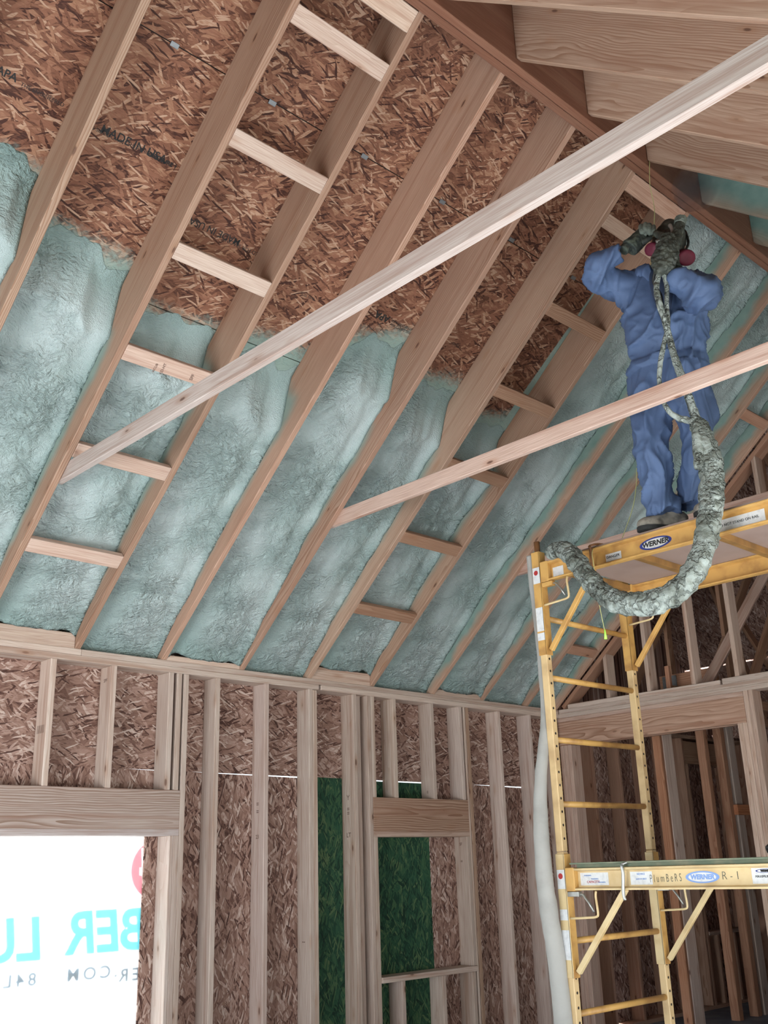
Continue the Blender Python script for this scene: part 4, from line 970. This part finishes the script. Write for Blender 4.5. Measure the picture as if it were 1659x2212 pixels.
hood = pf('hood', [[S(1441,585,.02,.070,.075), S(1442,562,.035,.086,.095), S(1444,536,.03,.093,.108), S(1447,512,.02,.086,.10), S(1448,494,.01,.058,.07), S(1448,487,.0,.02,.03)]], .006, OLIVE, disp=lambda c, n_: .004*noise.noise(c*25))
resp = pf('respirator', [[S(1440,578,.13,.035,.035), S(1440,562,.16,.058,.05), S(1441,545,.165,.066,.05), S(1442,525,.14,.068,.055), S(1443,508,.09,.05,.04)]], .005, MASK)
for nm, x, y, d, rr in (('filter_cartridge', 1407, 539, .150, .036), ('filter_cartridge', 1483, 557, .150, .044)):
    s_ = -1 if x < 1440 else 1; c0 = pp(x-s_*8, y-2, d-.01); c1 = pp(x+s_*2, y, d+.02)
    o = fuse(nm, [[(c0-(c1-c0)*.3, rr*.7, rr*.8), (c0, rr*.95, rr*1.12), ((c0+c1)/2, rr, rr*1.2), (c1, rr*.93, rr*1.1), (c1+(c1-c0)*.15, rr*.5, rr*.6)]], .004, PINK, None, None, 1, side=V((0,0,1)))
    o.parent = resp; o.matrix_parent_inverse = Matrix.Identity(4)
strap = tube('mask_strap', [pp(1478,545,.10), pp(1487,525,.06), pp(1480,500,.02), pp(1465,490,-.02)], .007, MASK, person, 8, 6)
# boots standing on the deck
def boot(toe, heel, name):
    ax = (toe-heel); L = ax.length; ax.normalize(); sd = V((-ax.y, ax.x, 0))
    z0_ = 3.128
    def B(t, h, rx, rz_): p = heel+ax*(L*t); return (V((p.x, p.y, z0_+h)), rx, rz_)
    parts = [{'side': sd, 'r': [B(.0,.045,.026,.03), B(.08,.05,.037,.052), B(.25,.05,.040,.055), B(.5,.045,.043,.050), B(.75,.036,.048,.040), B(.92,.030,.040,.033), B(1.,.026,.020,.020)]},
             {'side': sd, 'r': [(V((heel.x+ax.x*.07, heel.y+ax.y*.07, z0_+.04)), .042, .055), (V((heel.x+ax.x*.075, heel.y+ax.y*.075, z0_+.12)), .042, .05), (V((heel.x+ax.x*.07, heel.y+ax.y*.07, z0_+.19)), .045, .052)]}]
    o = fuse(name, parts, .006, BOOT, person, None, 1, disp=lambda c, n_: .003*noise.noise(c*40), side=sd, pts_fn=lambda c: V((c.x, c.y, max(c.z, z0_))))
    bm = bmesh.new(); r = []
    for t, w in ((.0,.02),(.04,.036),(.2,.042),(.45,.040),(.7,.050),(.9,.045),(1.,.025),(1.03,.01)): r.append((heel+ax*(L*t), w))
    pts = [p+sd*w for p, w in r]+[p-sd*w for p, w in r[::-1]]
    vs = [V((p.x, p.y, z)) for z in (3.1248, 3.146) for p in pts]
    me = prism_mesh('boot_sole', vs, 0); s_ = link('boot_sole', me, SOLE, None); s_.parent = o; s_.matrix_parent_inverse = Matrix.Identity(4)
    lc = []
    for t in (.42, .52, .62):
        p = heel+ax*(L*t); z_ = z0_+.045+.048-(t-.42)*.06
        l_ = tube('lace', [V((p.x, p.y, z_))+sd*.028-V((0,0,.01)), V((p.x, p.y, z_+.006)), V((p.x, p.y, z_))-sd*.028-V((0,0,.01))], .0032, BLACK, None, 6, 3); l_.parent = o; l_.matrix_parent_inverse = Matrix.Identity(4)
    return o
boot(V((1.612,-3.052,3.15)), V((1.82,-3.205,3.15)), 'boot'); boot(V((1.625,-3.395,3.15)), V((1.86,-3.34,3.15)), 'boot')

# ---------------------------------------------------------------- spray gun, hoses, string
gun = empty('spray_gun', pp(1440,540,.28), 'grimy foam-crusted spray gun held up in the worker hands', 'spray gun')
def gp(name, rings, m, vox=.004, amp=.004, side=SD): return fuse(name, [rings], vox, m, gun, None, 1, disp=lambda c, n_: amp*noise.noise(c*45)+amp*.5*noise.noise(c*120), side=side)
gp('gun_body', [S(1428,592,.36,.022,.025), S(1429,584,.36,.046,.04), S(1433,570,.36,.062,.038), S(1438,552,.35,.066,.04), S(1441,535,.33,.058,.045), S(1441,522,.30,.05,.04), S(1438,514,.28,.03,.03)], OLIVE, .004, .010)
gp('gun_barrel', [S(1452,530,.28,.040,.035), S(1459,512,.25,.034,.03), S(1465,496,.22,.029,.026), S(1468,484,.20,.027,.024)], OLIVE, .004, .006)
gp('gun_nozzle', [S(1468,484,.20,.030,.026), S(1471,474,.185,.032,.028), S(1472,470,.18,.026,.022)], GLOVET, .003, .004)
gp('gun_valve_rod', [S(1384,502,.165,.011,.011), S(1405,502,.17,.012,.012), S(1425,508,.24,.02,.02), S(1436,516,.28,.024,.024)], OLIVE, .003, .004, V((0,0,1)))
gp('trigger_lever', [S(1447,512,.27,.009,.009), S(1452,498,.25,.008,.008), S(1446,486,.24,.010,.010)], STEEL, .003, .002)
gp('gun_fitting', [S(1434,526,.33,.014,.014), S(1427,520,.33,.012,.012), S(1418,524,.33,.014,.014)], STEEL, .003, .003)
lump = lambda A_, fr: (lambda v, c: v + (v-c)*(A_*fbm(v*fr, 3)))
def hp(pts, d=None): return [pp(x, y, dd) for x, y, dd in pts]
hose = empty('spray_hose', pp(1530,1100,.3), 'thick foam-crusted hose bundle sagging from the gun past the platform and hooked at the post', 'hose')
thick = [(1503,905,.27),(1512,925,.28),(1526,965,.29),(1535,1010,.30),(1538,1060,.32),(1534,1120,.36),(1521,1180,.40),(1498,1235,.42),(1462,1277,.42),(1415,1301,.40),(1370,1306,.36),(1325,1296,.30),(1290,1270,.24),(1262,1237,.17),(1242,1208,.10),(1222,1190,.04),(1203,1187,-.03),(1191,1196,-.12)]
rt_ = [.026,.044,.053,.057,.058,.056,.053,.053,.055,.056,.054,.052,.050,.050,.050,.046,.040,.034]
tube('hose_bundle', hp(thick), rt_, HOSEF, hose, 22, 12, lump(.42, 26))
thin = [(1424,588,.35),(1418,620,.36),(1424,655,.36),(1437,695,.35),(1447,735,.33),(1460,780,.31),(1478,830,.29),(1492,870,.28),(1503,910,.29),(1508,960,.32),(1511,1010,.34)]
tube('hose_whip', hp(thin), [.014,.015,.016,.016,.017,.019,.021,.022,.024,.028,.026], HOSEF, hose, 14, 10, lump(.3, 40))
tube('air_line', hp([(1433,590,.345),(1440,620,.33),(1440,660,.33),(1443,700,.33),(1436,735,.33),(1428,775,.32),(1424,820,.31),(1430,858,.30),(1444,887,.30),(1466,903,.30),(1486,908,.30),(1501,914,.29)]), [.012,.012,.012,.012,.012,.013,.012,.012,.013,.016,.018,.016], HOSEF, hose, 12, 10, lump(.25, 45))
tube('electric_lead', hp([(1415,586,.33),(1412,610,.30),(1428,640,.29),(1434,690,.31),(1440,720,.32)]), .008, BLKG, hose, 8, 8)
drop = [(1190,1200,-.13),(1191,1230,-.22),(1196,1320,-.26),(1199,1420,-.28)]
wrap_pts = [V((1.64,-2.33,3.17)), V((1.655,-2.325,3.0)), V((1.665,-2.33,2.7)), V((1.66,-2.335,2.3)), V((1.60,-2.33,2.05)), V((1.56,-2.325,1.8)), V((1.555,-2.325,1.45)), V((1.60,-2.33,1.0)), V((1.62,-2.33,.5)), V((1.62,-2.34,.16))]
tube('hose_sleeve', wrap_pts, [.022,.025,.025,.028,.030,.036,.044,.046,.05,.05], GREYF, hose, 18, 10, lump(.25, 12))
sl_ = empty('string_line', atY(1403,345,-3.2), 'thin yellow string hanging from the ridge past the worker', 'string')
sp = [atY(1403,347,-3.20), atY(1404,400,-3.20), atY(1412,440,-3.2), atY(1413,482,-3.2), pp(1400,640,-.22), pp(1377,985,-.22), pp(1375,1040,-.22), pp(1366,1100,-.22), V((1.80,-2.80,3.135))]
tube('string', sp, .0022, STR, sl_, 6, 6)
s2_ = empty('plumb_string', (1.6,-2.78,3.1), 'short string with a lime tip dangling from the platform rail', 'string')
tube('string', [V((1.655,-2.76,3.130)), V((1.60,-2.765,3.08)), V((1.597,-2.77,3.00)), V((1.595,-2.775,2.85)), V((1.592,-2.80,2.64))], .002, STR, s2_, 6, 5)
tube('string_tip', [V((1.592,-2.80,2.66)), V((1.592,-2.80,2.61))], [.003,.008], LIME, s2_, 8, 2)

# ---------------------------------------------------------------- drifting spray from the nozzle
m, nt, b = mat_new('spray_mist'); nt.nodes.remove(b); out = nt.nodes['Material Output']; q = NB(nt)
vs = nt.nodes.new('ShaderNodeVolumeScatter'); vs.inputs['Color'].default_value = (.85,.95,.92,1); vs.inputs['Anisotropy'].default_value = .2
nt.links.new(q.math('MULTIPLY', q.maprange(q.noise(q.coord(), 7, 3), .38, .65), 2.6), vs.inputs['Density']); nt.links.new(vs.outputs[0], out.inputs['Volume'])
c0 = pp(1473,466,.18); c1 = atY(1506, 400, -3.30)
bm = bmesh.new(); loft_bm(bm, [(c0+(c1-c0)*t-c0, r_, r_) for t, r_ in ((0,.012),(.15,.03),(.45,.065),(.75,.11),(1.,.16),(1.12,.05))], (1,0,0), 20)
bmesh.ops.recalc_face_normals(bm, faces=bm.faces); me = bpy.data.meshes.new('spray_mist'); bm.to_mesh(me); bm.free()
o = link('spray_mist', me, m, None, Matrix.Translation(c0), True); tag(o, 'faint grey plume of spray rising from the gun nozzle to the ridge', 'mist', kind='stuff')
# repeats carry a common group
GR = {'rafter': 'rafters of both roof slopes', 'blocking': 'flat blocks and nailers between the rafters', 'wall_stud': 'full-height wall studs', 'cripple_stud': 'short studs above headers and below sills',
      'king_stud': 'king studs beside the openings', 'trimmer_stud': 'trimmer studs inside the openings', 'gable_stud': 'studs of the open gable', 'collar_tie': 'collar ties', 'spray_foam': 'sprayed foam bays',
      'roof_truss': 'attic trusses beyond the gable', 'eave_block': 'eave blocks on the top plate', 'header_beam': 'headers over the openings', 'scaffold_platform': 'scaffold platforms', 'scaffold_ladder': 'scaffold end frames',
      'partition_stud': 'partition studs of the next room', 'truss_heel': 'short upright blocks behind the gable studs', 'top_plate': 'top plates', 'caster': 'scaffold casters', 'gable_sole_plate': 'gable sole plates'}
for o in COL.objects:
    if o.parent is None and 'label' in o:
        k = o.name.split('.')[0]
        if k in GR: o['group'] = GR[k]
